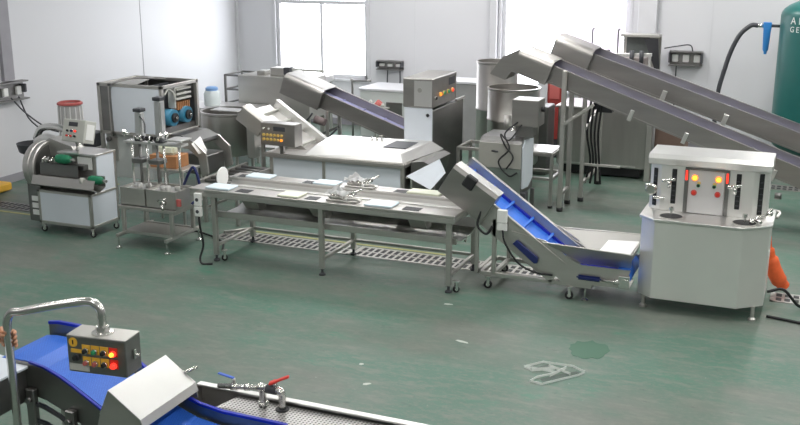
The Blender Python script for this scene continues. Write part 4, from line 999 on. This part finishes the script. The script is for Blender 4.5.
# ------------------------------------------------------------------ blue belt conveyor
def blue_conveyor():
    t = thing('belt_conveyor', 'inclined blue belt conveyor with steel hopper between sorting table and coring machine', 'conveyor', (-2.3,9.3,0))
    A = R(35); L = 1.43
    M = Matrix.Translation((-3.24,0,1.17)) @ Matrix.Rotation(A, 4, 'Y')      # local x down the slope along the top rail
    s = MB(M); s.box(.42,L,9.04,9.055,-.26,.0); s.box(.42,L,9.02,9.055,-.012,.006,.002); s.build('near_side', STEELX, t)
    s = MB(M); s.box(.0,L+.05,9.58,9.595,-.215,.02); s.box(.0,L+.05,9.56,9.61,.02,.032,.002); s.build('far_side', STEEL, t)
    MB(M).box(.03,L-.06,9.055,9.58,-.10,-.085).build('belt', BLUE, t)
    MB(M).box(.03,L,9.055,9.58,-.225,-.21).build('bottom_pan', STEEL, t)
    for k in range(5): MB(M).box(.10+.255*k,.125+.255*k,9.09,9.56,-.088,-.035,.002).build('cleat', BLUE, t)
    b = MB(M); b.box(.03,L-.06,9.55,9.58,-.085,-.06); b.build('belt_edge', NAVY, t)
    MB(M).cyl((.05,9.07,-.14),(.05,9.57,-.14),.05).build('head_roller', DSTEEL, t)
    # motor box on the near side of the head
    Mh = Matrix.Translation((-3.20,0,1.235)) @ Matrix.Rotation(R(32), 4, 'Y')
    P = [(8.98,-.325),(8.98,-.03),(9.01,.0),(9.16,.0),(9.16,-.325)]
    mb = MB(Mh).prism(P, 'x', 0, .53, .003).build('motor_box', CSTEEL, t); BASE[mb.name] = BASE[t.name]
    MB(Mh).box(.0,.53,9.01,9.17,.0,.006,.002).build('box_top', SATIN, mb)  # lighter plate, the lit look of the box top put into colour
    vc = MB(Mh).box(.16,.28,8.955,9.03,-.115,.012,.012).build('vent_cap', BLACK, mb); BASE[vc.name] = BASE[t.name]
    # discharge chute with film
    c = MB(); c.quadplate((-3.84,9.30,1.0),(-3.57,9.30,.88),(-3.46,9.44,1.04),(-3.54,9.48,1.17),.005); c.build('discharge_chute', FILM, t)
    # lower horizontal part with handle
    MB().prism([(-2.62,.62),(-2.30,.32),(-2.10,.16),(-1.50,.18),(-1.46,.36),(-1.92,.36),(-2.0,.39),(-2.28,.56)], 'y', 9.03, 9.045).build('lower_side', STEELX, t)
    MB().prism([(-2.62,.62),(-2.30,.32),(-2.10,.16),(-1.50,.18),(-1.46,.36),(-1.92,.36),(-2.0,.39),(-2.28,.56)], 'y', 9.59, 9.605).build('far_lower_side', STEELX, t)
    MB().cyl((-1.54,9.05,.27),(-1.54,9.59,.27),.08).build('tail_roller', BLUE, t)
    MB().box(-2.05,-1.50,9.06,9.58,.19,.20,.002).build('return_belt', NAVY, t)
    s = MB(); s.prism([(-2.60,.50),(-2.56,.54),(-2.34,.385),(-2.35,.33),(-2.38,.325)], 'y', 9.0, 9.03, .004); s.build('side_handle', NAVY2, t)
    s = MB(); s.box(-1.96,-1.72,8.99,9.03,.22,.27,.02,seg=2); s.build('tension_handle', NAVY2, t)
    s = MB(); s.cyl((-1.72,9.0,.245),(-1.48,9.0,.245),.012); s.cyl((-1.60,9.0,.245),(-1.55,9.0,.245),.026); s.box(-1.56,-1.46,8.98,9.03,.19,.31,.004); s.cyl((-1.50,8.97,.25),(-1.50,9.05,.25),.035); s.build('tension_screw', PSTEEL, t)
    # hopper
    s = MB()
    s.quadplate((-2.30,8.98,.56),(-1.44,8.98,.53),(-1.47,9.12,.36),(-1.95,9.12,.36),.005)
    s.quadplate((-1.46,8.98,.53),(-1.44,9.66,.54),(-1.50,9.56,.37),(-1.50,9.12,.36),.005)
    s.quadplate((-1.44,9.66,.54),(-2.28,9.66,.52),(-1.98,9.56,.37),(-1.50,9.56,.37),.005)
    s.quadplate((-2.28,9.66,.52),(-2.30,9.60,.52),(-2.0,9.56,.37),(-1.98,9.57,.37),.005)
    s.bar((-2.30,8.97,.56),(-1.44,8.97,.53),.014); s.bar((-2.28,9.66,.53),(-1.44,9.66,.545),.014); s.bar((-1.44,8.97,.53),(-1.44,9.66,.545),.014)
    s.build('hopper', STEEL, t)
    MB().quadplate((-1.84,9.10,.40),(-1.49,9.10,.44),(-1.48,9.58,.49),(-1.78,9.58,.47),.006).build('hopper_floor', WHITEP, t)
    # chassis
    f = MB(); yn, yf = 9.06, 9.58
    for y in (yn, yf):
        f.bar((-2.93,y,.15),(-1.82,y,.15),.04); 
        f.bar((-2.80,y,.15),(-2.80,y,.72),.04)
        f.bar((-2.0,y,.15),(-2.0,y,.25),.04)
    for x in (-2.93,-2.80,-1.84): f.bar((x,yn,.15),(x,yf,.15),.04)
    f.bar((-2.98,yn,.15),(-2.98,yf,.15),.035); f.bar((-2.98,yn,.15),(-2.98,yn,.82),.035); f.build('chassis', STEEL, t)
    for (x, y) in ((-2.85,9.04),(-2.03,9.04),(-2.85,9.6),(-2.03,9.6)): caster(t, x, y, .13, .042, .2)
    for y in (yn, yf): foot(t, -1.88, y, .14, .035)
    so = MB(); so.box(-2.76,-2.66,8.985,9.03,.70,.83,.006); so.box(-2.76,-2.66,8.99,9.03,.62,.70,.006); so.build('socket', WHITEP, t)
    c = MB(); c.tube([(-2.92,8.99,.80),(-2.95,8.97,.66),(-2.86,8.97,.58),(-2.80,8.99,.66)], .013, 6)
    c.tube([(-2.70,8.99,.63),(-2.66,8.97,.50),(-2.52,8.97,.32),(-2.36,9.0,.24),(-2.2,9.04,.22)], .011, 6); c.build('cable', BLACK, t)
    b = MB(); b.bar((-2.75,9.035,.62),(-2.75,9.035,.80),.02); b.build('socket_bracket', STEEL, t)
blue_conveyor()

# ------------------------------------------------------------------ coring machine
def coring_machine():
    t = thing('coring_machine', 'stainless coring machine with lit orange buttons and two black counter discs', 'machine', (-.85,9.4,0))
    plan = [(-1.40,9.12),(-1.26,9.00),(-.50,9.00),(-.28,9.18),(-.28,9.74),(-1.40,9.74)]
    MB().prism(plan, 'z', .13, .87, .006).build('cabinet', BSTEEL, t)
    cp = [(-1.42,9.11),(-1.27,8.98),(-.49,8.98),(-.26,9.17),(-.26,9.76),(-1.42,9.76)]
    MB().prism(cp, 'z', .87, .895, .004).build('counter', SATIN, t)
    back = [(-1.385,9.40),(-1.28,9.34),(-.46,9.34),(-.33,9.40),(-.33,9.74),(-1.385,9.74)]
    MB().prism(back, 'z', .895, 1.35, .004).build('upper_cabinet', BSTEEL, t)
    # cap: sheet steel hood lid overhanging the cabinet
    MB().prism([(9.32,1.335),(9.285,1.40),(9.33,1.435),(9.77,1.435),(9.77,1.335)], 'x', -1.40, -.31, .003).build('cap', SATIN, t)
    # centre panel, dark jambs with red glow strips
    MB().box(-1.03,-.71,9.325,9.34,.90,1.305,.002).build('centre_panel', mat('pale_grey_panel', srgb(206,204,204), .4, .2, .02), t)
    for x in (-1.065,-.705): MB().box(x,x+.035,9.315,9.345,.90,1.31,.003).build('jamb', DSTEEL, t)
    MB().box(-1.065,-.67,9.315,9.345,1.31,1.325,.003).build('lintel', DSTEEL, t)
    for x in (-1.0635,-.7035): MB().box(x+.006,x+.024,9.310,9.3145,1.21,1.30).build('signal_strip', LAMPR, t)
    for x in (-.975,-.765): button(t, (x,9.325,1.235), (0,-1,0), .021, LAMPY, LAMPO)
    for x, s in ((-.94,1),(-.80,-1)):
        button(t, (x,9.325,1.165), (0,-1,0), .013, BLACK, KEYG)
        MB().box(x-.01,x+.02,9.318,9.325,1.18,1.20).build('yellow_tag', KEYY, t)
    for x in (-.975,-.765): button(t, (x,9.325,1.095), (0,-1,0), .021, RED, DRED)
    # guide slots
    def slot(x, y, z0, z1, rot):
        M = Matrix.Translation((x,y,0)) @ Matrix.Rotation(rot, 4, 'Z')
        s = MB(M).box(-.022,.022,-.008,.004,z0,z1,.004).build('guide_slot', BLACK, t); BASE[s.name] = BASE[t.name]
        for k in range(6): MB(M).box(-.016,.016,-.011,-.006,z0+.03+k*(z1-z0-.06)/6,z0+.038+k*(z1-z0-.06)/6).build('slot_tooth', CHAR, s)
    slot(-1.333,9.370,.93,1.29,R(-30)); slot(-1.16,9.338,.97,1.30,0); slot(-.59,9.338,.97,1.30,0); slot(-.395,9.370,.93,1.31,R(25))
    def tap(x, y, z, d):
        m = MB(); m.cyl((x,y,z),(x,y-.08,z+.0),.014); m.cyl((x-.05*d,y-.08,z+.02),(x+.05*d,y-.09,z+.045),.013); m.cyl((x,y-.08,z-.04),(x,y-.08,z+.03),.016); m.sph((x-.05*d,y-.08,z+.02),.02); m.build('slide_clamp', PSTEEL, t)
    tap(-1.19,9.33,1.18,1); tap(-.61,9.33,1.17,1)
    m = MB(); m.lathe([(0,0),(.04,0),(.055,.02),(.055,.05),(.04,.07),(0,.07)], (-1.36,9.27,1.10), 16, 'y'); m.cyl((-1.36,9.45,1.10),(-1.36,9.3,1.10),.015); m.cyl((-1.33,9.28,1.03),(-1.23,9.27,1.03),.016); m.sph((-1.39,9.26,1.14),.02); m.build('hand_wheel', PSTEEL, t)
    m = MB(); m.cyl((-.28,9.46,1.10),(-.22,9.46,1.10),.03); m.cyl((-.24,9.40,1.13),(-.24,9.52,1.08),.014); m.build('right_clamp', DSTEEL, t)
    for x, y in ((-1.14,9.13),(-.50,9.15)):
        d = MB().lathe([(0,.895),(.10,.895),(.10,.902),(.085,.906),(0,.906)], (x,y,0), 30).build('counter_disc', BLACK, t); BASE[d.name] = BASE[t.name]
        MB().lathe([(.10,.895),(.108,.895),(.108,.901),(.10,.903)], (x,y,0), 30, closed=True).build('disc_ring', STEEL, d)
        MB().lathe([(0,.905),(.012,.905),(.012,.95),(.022,.955),(.022,.985),(0,.99)], (x,y,0), 14).build('disc_spindle', PSTEEL, d)
    m = MB(); m.cyl((-.46,9.14,.925),(-.30,9.30,.97),.011); m.cyl((-.44,9.12,.90),(-.44,9.12,.95),.02); m.sph((-.30,9.30,.97),.03); m.cyl((-.32,9.32,.95),(-.28,9.28,1.02),.012); m.cyl((-.36,9.1,.93),(-.42,9.2,.93),.014); m.build('swing_arm', PSTEEL, t)
    for x, y in ((-1.34,9.12),(-.36,9.12),(-1.34,9.68),(-.36,9.68)): 
        MB().lathe([(0,0),(.035,0),(.035,.018),(.018,.035),(.018,.14),(0,.14)], (x,y,0), 16).build('foot', STEEL, t)
    MB().box(-.28,-.268,9.30,9.34,.55,.62,.003).build('side_latch', WHITEP, t)
coring_machine()
# orange cloth sheath and cables at the right of the machine
m = MB(); m.tube([(-.33,9.84,.86),(-.32,9.86,.70),(-.30,9.9,.50),(-.27,9.93,.36),(-.20,9.97,.18),(-.13,10.02,.07)], [.012,.02,.03,.05,.07,.075,.06], 12)
tag(m.build('orange_hose', ORANGE), 'orange fabric hose trailing to the floor right of the coring machine', 'hose')
tag(MB().tube([(-.245,9.6,.86),(-.23,9.7,.89),(-.30,9.80,.88),(-.33,9.84,.87)], .014, 8).build('hose_support', STEEL), 'thin steel arm holding the orange hose at the coring machine', 'arm')
tag(MB().tube([(-.26,9.4,.20),(-.12,9.45,.22),(.02,9.55,.05),(.12,9.7,.014),(.3,9.9,.014),(.55,9.9,.014),(.9,9.6,.014)], .014, 8).build('power_cable', BLACK), 'black power cable looping out of the coring machine', 'cable')
tag(MB().tube([(-.24,9.25,.014),(0,9.2,.014),(.25,9.1,.014),(.5,8.9,.014),(.8,8.6,.014)], .013, 8).build('power_cable', BLACK), 'black cable lying on the floor below the coring machine, at right edge', 'cable')

# ------------------------------------------------------------------ foreground: swan neck belt conveyor
def fg_conveyor():
    t = thing('swan_neck_conveyor', 'blue modular belt conveyor with steel cover hood at the lower left', 'conveyor', (-3.3,4.05,0))
    y0, y1 = 3.86, 4.26
    # belt centre line (x, z)
    path = [(-4.02,1.09),(-3.95,1.10),(-3.80,1.10),(-3.70,1.085),(-3.60,1.05),(-3.50,1.0),(-3.40,.945),(-3.25,.86),(-3.12,.80),(-3.0,.76),(-2.85,.74),(-2.45,.735)]
    MB().sheet(path, y0+.02, y1-.02, .02).build('belt', MODB, t)
    def wall(y, t0, up, dn, name, m, seg=path):
        top = [(x, z+up) for x, z in seg]; bot = [(x, z-dn) for x, z in reversed(seg)]
        MB().prism(top+bot, 'y', y, y+t0).build(name, m, t)
    wall(y0-.012, .012, .015, .17, 'near_side', DSTEEL, path[1:])
    wall(y0-.013, .015, .026, -.014, 'near_edge', NAVY, path[2:])
    wall(y1, .012, .075, .17, 'far_side', DSTEEL)
    wall(y1-.004, .02, .088, -.072, 'far_edge', NAVY)
    # left steel plate and side box
    MB().prism([(-4.12,3.92),(-3.86,3.885),(-3.80,3.845),(-3.84,3.3),(-4.4,3.3)], 'z', 1.085, 1.10, .003).build('side_table', FILM, t)  # steel plate in film white, its brightness put into the colour
    MB().prism([(3.3,.90),(3.3,1.08),(3.84,1.08),(3.84,.90)], 'x', -3.83, -3.815).build('side_skirt', DSTEEL, t)
    # chain guides and brackets under the near side
    g = MB()
    for up in (-.20,-.30):
        for a, b_ in zip(path[2:9], path[3:10]): g.bar((a[0],y0-.03,a[1]+up),(b_[0],y0-.03,b_[1]+up),.02,.018,0)
    g.build('chain_guide', CHAR, t)
    for (x, z) in ((-3.78,.90),(-3.52,.82),(-3.32,.72)):
        g = MB(); g.box(x-.03,x+.03,y0-.05,y0-.013,z-.16,z+.08,.006); g.cyl((x,y0-.07,z+.02),(x,y0-.045,z+.02),.018,seg=8); g.build('guide_bracket', DSTEEL, t)
    g = MB(); g.cyl((-3.50,y0-.10,.70),(-3.50,y0+.1,.70),.06); g.box(-3.56,-3.44,y0-.06,y0+.02,.50,.70,.01); g.build('knuckle', CHAR, t)
    f = MB()
    for x in (-3.95,-3.05,-2.55):
        for y in (y0,y1): f.bar((x,y,.0),(x,y,.70),.045)
    f.bar((-3.95,y0,.25),(-2.55,y0,.25),.04); f.bar((-3.95,y1,.25),(-2.55,y1,.25),.04); f.build('leg_frame', STEEL, t)
    # cover hood across the slope
    a = math.atan2(.13,.19); c = MB()
    hood = [(-3.30,.93),(-3.235,1.075),(-3.045,.945),(-3.03,.90)]
    h = MB().sheet(hood, 3.80, 4.30, .008).build('cover_hood', SATIN, t); BASE[h.name] = BASE[t.name]
    hs = [(-3.30,.93),(-3.235,1.072),(-3.047,.943),(-3.03,.74),(-3.36,.74)]
    MB().prism(hs, 'y', 3.80, 3.808).build('hood_end', STEEL, h)
    MB().prism([(-3.30,.93),(-3.235,1.072),(-3.047,.943),(-3.03,.86),(-3.2,.86)], 'y', 4.292, 4.30).build('hood_far_end', STEEL, h)
    MB().cyl((-3.11,4.29,1.0),(-3.07,4.36,1.01),.010,seg=10).build('hood_pin', PSTEEL, h)
fg_conveyor()

t = thing('perforated_tank', 'steel water tank with perforated top plate at the bottom edge', 'tank', (-2.2,4.2,0))
x0, x1, y0, y1 = -3.22, -.9, 3.4, 4.60
b = MB(); b.box(x0,x1,y1-.045,y1,.785,.80,.003); b.box(x1-.04,x1,y0,y1,.785,.80,.003); b.build('rim', SATIN, t)
b = MB(); b.box(x0,x1,y1-.01,y1,.25,.79); b.box(x1-.01,x1,y0,y1,.25,.79); b.box(x0,x0+.01,4.29,y1,.25,.79); b.box(x0,x1,4.285,4.295,.25,.70); b.box(x0,x1,4.29,y1,.25,.26); b.build('wall_panel', STEEL, t)
MB().prism([(-2.93,4.555),(x1-.04,4.555),(x1-.04,4.29),(-3.0,4.29)], 'z', .765, .773).build('perforated_plate', PERF, t)
MB().prism([(-2.42,4.29),(x1-.01,4.29),(x1-.01,y0),(-2.42,y0)], 'z', .765, .773).build('perforated_plate', PERF, t)
MB().box(x0+.01,-2.95,4.30,4.58,.60,.61).build('dark_well', CHAR, t)
b = MB(); 
for k in range(8): b.box(-1.86+.012*k,-1.853+.012*k,4.31,4.58,.773,.776)
b.build('ridged_strip', STEEL, t)
for x in (x0+.03,x1-.03):
    for y in ((y1-.03,4.32) if x < -2 else (y1-.03,y0+.03)): MB().bar((x,y,0),(x,y,.3),.05).build('leg', STEEL, t)

VX = -.115
t = thing('valve_assembly', 'steel pipe valve with red and blue lever handles on the perforated plate', 'valve', (-2.5,4.5,.7735))
vy = 4.50; zt = .885
m = MB(); m.tube([(-2.735,vy,.7735),(-2.735,vy,.84),(-2.730,vy,zt),(-2.695,vy,zt)], .021, 12, n=4); m.cyl((-2.735,vy,.7735),(-2.735,vy,.80),.027); m.build('left_elbow', PSTEEL, t)
m = MB(); m.tube([(-2.645,vy,zt),(-2.625,vy,zt),(-2.610,vy,zt-.02),(-2.610,vy,.7735)], .021, 12, n=4); m.sph((-2.618,vy,zt-.008),.027); m.build('right_elbow', PSTEEL, t)
MB().cyl((-2.610,vy,.7735),(-2.610,vy,.778),.04).build('grommet', BLACK, t)
MB().cyl((-2.705,vy,zt),(-2.645,vy,zt),.027).build('valve_body', CHAR, t)
MB().cyl((-2.655,vy,zt+.02),(-2.655,vy,zt+.045),.014).build('valve_stem', PSTEEL, t)
m = MB(Matrix.Translation((-2.655,vy,zt+.048)) @ Matrix.Rotation(R(20), 4, 'Z') @ Matrix.Rotation(R(-22), 4, 'Y')); m.box(-.03,.09,-.014,.014,-.004,.008,.004); m.box(-.035,.01,-.02,.02,-.006,.01,.006); m.build('red_lever', RED, t)
m = MB(); m.cyl((-2.755,vy,zt-.005),(-3.015,vy-.02,zt-.03),.015); m.cyl((-2.815,vy-.003,zt-.01),(-2.845,vy-.007,zt-.013),.021); m.cyl((-2.895,vy-.01,zt-.02),(-2.935,vy-.013,zt-.022),.021); m.sph((-2.745,vy,zt),.028); m.build('side_pipe', PSTEEL, t)
MB().cyl((-2.915,vy-.01,zt),(-2.915,vy-.01,zt+.03),.009).build('side_stem', STEEL, t)
m = MB(Matrix.Translation((-2.935,vy-.01,zt+.033)) @ Matrix.Rotation(R(8), 4, 'Y')); m.box(-.085,.02,-.011,.011,-.004,.004,.003); m.build('blue_lever', mat('blue_lever_paint', srgb(56,92,190), .4), t)

# control box on a bent pipe
def control_stand():
    t = thing('control_stand', 'steel control box with lit red button hanging from a bent pipe stand', 'control box', (-3.67,3.6,0))
    MB().tube([(-3.67,3.6,.03),(-3.67,3.6,.6),(-3.67,3.6,1.2),(-3.67,3.6,1.38),(-3.665,3.602,1.47),(-3.635,3.605,1.515),(-3.57,3.61,1.53),(-3.40,3.635,1.575),(-3.24,3.66,1.610),(-3.17,3.67,1.612),(-3.135,3.675,1.58),(-3.13,3.675,1.53),(-3.13,3.675,1.46)], .0215, 18, n=6).build('pipe', PSTEEL, t)
    MB().lathe([(0,0),(.10,0),(.10,.012),(.03,.02),(.03,.05),(0,.05)], (-3.67,3.6,0), 24).build('base_flange', STEEL, t)
    MB().lathe([(.02,1.455),(.055,1.455),(.055,1.466),(.035,1.470),(.033,1.495),(.02,1.495)], (-3.13,3.675,0), 24, closed=True).build('flange', PSTEEL, t)
    M = Matrix.Translation((-3.13,3.675,1.362)) @ Matrix.Rotation(R(7), 4, 'Z')
    w, d, h = .162, .07, .095
    cb = MB(M).box(-w,w,-d,d,-h,h,.004).build('control_box', DSTEEL, t); BASE[cb.name] = BASE[t.name]
    MB(M).box(-w,w,-d,d,h,h+.003,.001).build('box_lid', STEEL, cb)
    n = V((0,-1,0))
    for k in range(2):
        for i in range(4):
            m = (BLACK,KEYG,BLACK,LAMPY)[i] if k == 0 else (DRED,DRED,BLACK,LAMPR)[i]
            p = M @ V((-.055+.050*i, -d, .025-.062*k))
            MB(M).box(-.078+.05*i, -.032+.05*i, -d-.002, -d, .008-.062*k, .056-.062*k, .001).build('key_label', YEL if i < 3 else RED, cb)
            button(cb, p, n, .012, m, PSTEEL if i < 3 else LAMPR)
    button(cb, M @ V((-.11,-d,-.015)), n, .014, BLACK, CHAR)
    MB(M).box(-.14,-.08,-d-.002,-d,.008,.028).build('switch_label', YEL, cb)
    MB(M).cyl((-.125,-d-.003,.062),(-.125,-d,.062),.024,seg=24).build('warning_disc', YEL, cb)
    MB(M).box(-.128,-.122,-d-.005,-d-.003,.052,.074).build('warning_mark', BLACK, cb)
    MB(M).box(-.155,-.045,-d-.002,-d,-.085,-.05).build('rating_plate', CREAM, cb)
    MB(M).box(w,w+.012,-.01,.012,-.02,.03,.003).build('latch', PSTEEL, cb)
    MB(M).cyl((w,.0,.0),(w+.03,.0,.0),.008,seg=10).build('latch_pin', PSTEEL, cb)
control_stand()

# ------------------------------------------------------------------ hand of a person holding the pipe, arm leaving the frame
def grip_hand():
    C = V((-3.67,3.6,1.362)); r = .0215+.010
    t = thing('person', 'hand of a person gripping the bent pipe at the left edge', 'person', (-3.86,3.72,1.35))
    sk = []
    def chain(pts, rad): sk.append((pts, rad))
    # four fingers wrapped round the far side of the pipe
    for k, (dz, ln) in enumerate(((.036,.92),(.013,1.),(-.011,.96),(-.033,.80))):
        pts = []
        for a in (168, 140, 105, 70, 40, 12-(1-ln)*-60):
            aa = R(a); pts.append(C+V((r*math.cos(aa)*1.08, r*math.sin(aa)*1.08, dz+.002*math.sin(aa))))
        chain([C+V((-.085,.045,dz*.95))]+pts, [.014,.0125,.0115,.0105,.010,.0095,.0085])
    chain([C+V((-.10,.01,.02)), C+V((-.06,-.02,.03)), C+V((-.03,-.038,.036)), C+V((.005,-.038,.040))], [.018,.014,.012,.010])
    chain([C+V((-.36,.16,-.08)), C+V((-.22,.09,-.03)), C+V((-.16,.06,-.005)), C+V((-.12,.045,.0)), C+V((-.07,.04,.0))], [.042,.032,.03,.040,.036])
    m = MB()
    for pts, rad in sk: m.tube(pts, [v for v in rad for _ in range(4)], 12, n=6)
    for k in (.032,.011,-.011,-.032): m.sph(C+V((-.045,.035,k)), .0135)
    m.sph(C+V((-.10,.035,.0)), .038, (1.2,.75,1.15)); m.sph(sk[4][0][-1], .010)
    for k in range(4): m.sph(sk[k][0][-1], .0088)
    o = m.build('body', SKIN, t)
    rm = o.modifiers.new('join', 'REMESH'); rm.mode = 'VOXEL'; rm.voxel_size = .0035; rm.use_smooth_shade = True
    sm = o.modifiers.new('smooth', 'SMOOTH'); sm.iterations = 4; sm.factor = .5
    MB().tube([(-4.22,3.86,1.26),(-4.05,3.77,1.325),(-3.98,3.73,1.35)], [.065,.06,.052,.05], 14).build('sleeve', SLEEVE, t)
grip_hand()

# ------------------------------------------------------------------ lights
def lights():
    k = 0
    for y, en in ((1.0,48), (5.0,54), (8.8,60), (12.2,60), (15.2,66)):  # unseen ceiling lamps; the rearmost row is added to brighten the back wall
        for x in (-6.6, -3.3, 0.0, 3.2):
            t = thing('ceiling_lamp', 'white ceiling strip lamp above the workshop floor', 'lamp', (x,y,4.32), 'ceiling strip lamps')
            MB().box(x-.16,x+.16,y-.62,y+.62,4.35,4.40,.005).build('housing', FRAMEW, t)
            l = bpy.data.lights.new('lamp_light', 'AREA'); l.shape = 'RECTANGLE'; l.size = .3; l.size_y = 1.2; l.energy = en; l.color = (1,.985,.96)
            lo = bpy.data.objects.new('lamp_light', l); COL.objects.link(lo); lo.location = (x,y,4.34); k += 1
lights()
w = bpy.data.worlds.new('sky'); SC.world = w; w.use_nodes = True
bg = w.node_tree.nodes['Background']; bg.inputs[0].default_value = (.93,.96,1.0,1); bg.inputs[1].default_value = 13.0

# ------------------------------------------------------------------ camera
cam = bpy.data.cameras.new('camera'); co = bpy.data.objects.new('camera', cam); COL.objects.link(co)
cam.sensor_width = 36; cam.lens = 45.0
co.location = (0,0,3.3); co.rotation_euler = (math.pi/2-math.atan2(267,1000), 0, R(22.8)); cam.clip_end = 100
SC.camera = co
SC.view_settings.view_transform = 'Standard'; SC.view_settings.look = 'None'; SC.view_settings.gamma = 1; SC.view_settings.use_curve_mapping = False
SC.view_settings.exposure = 0.0
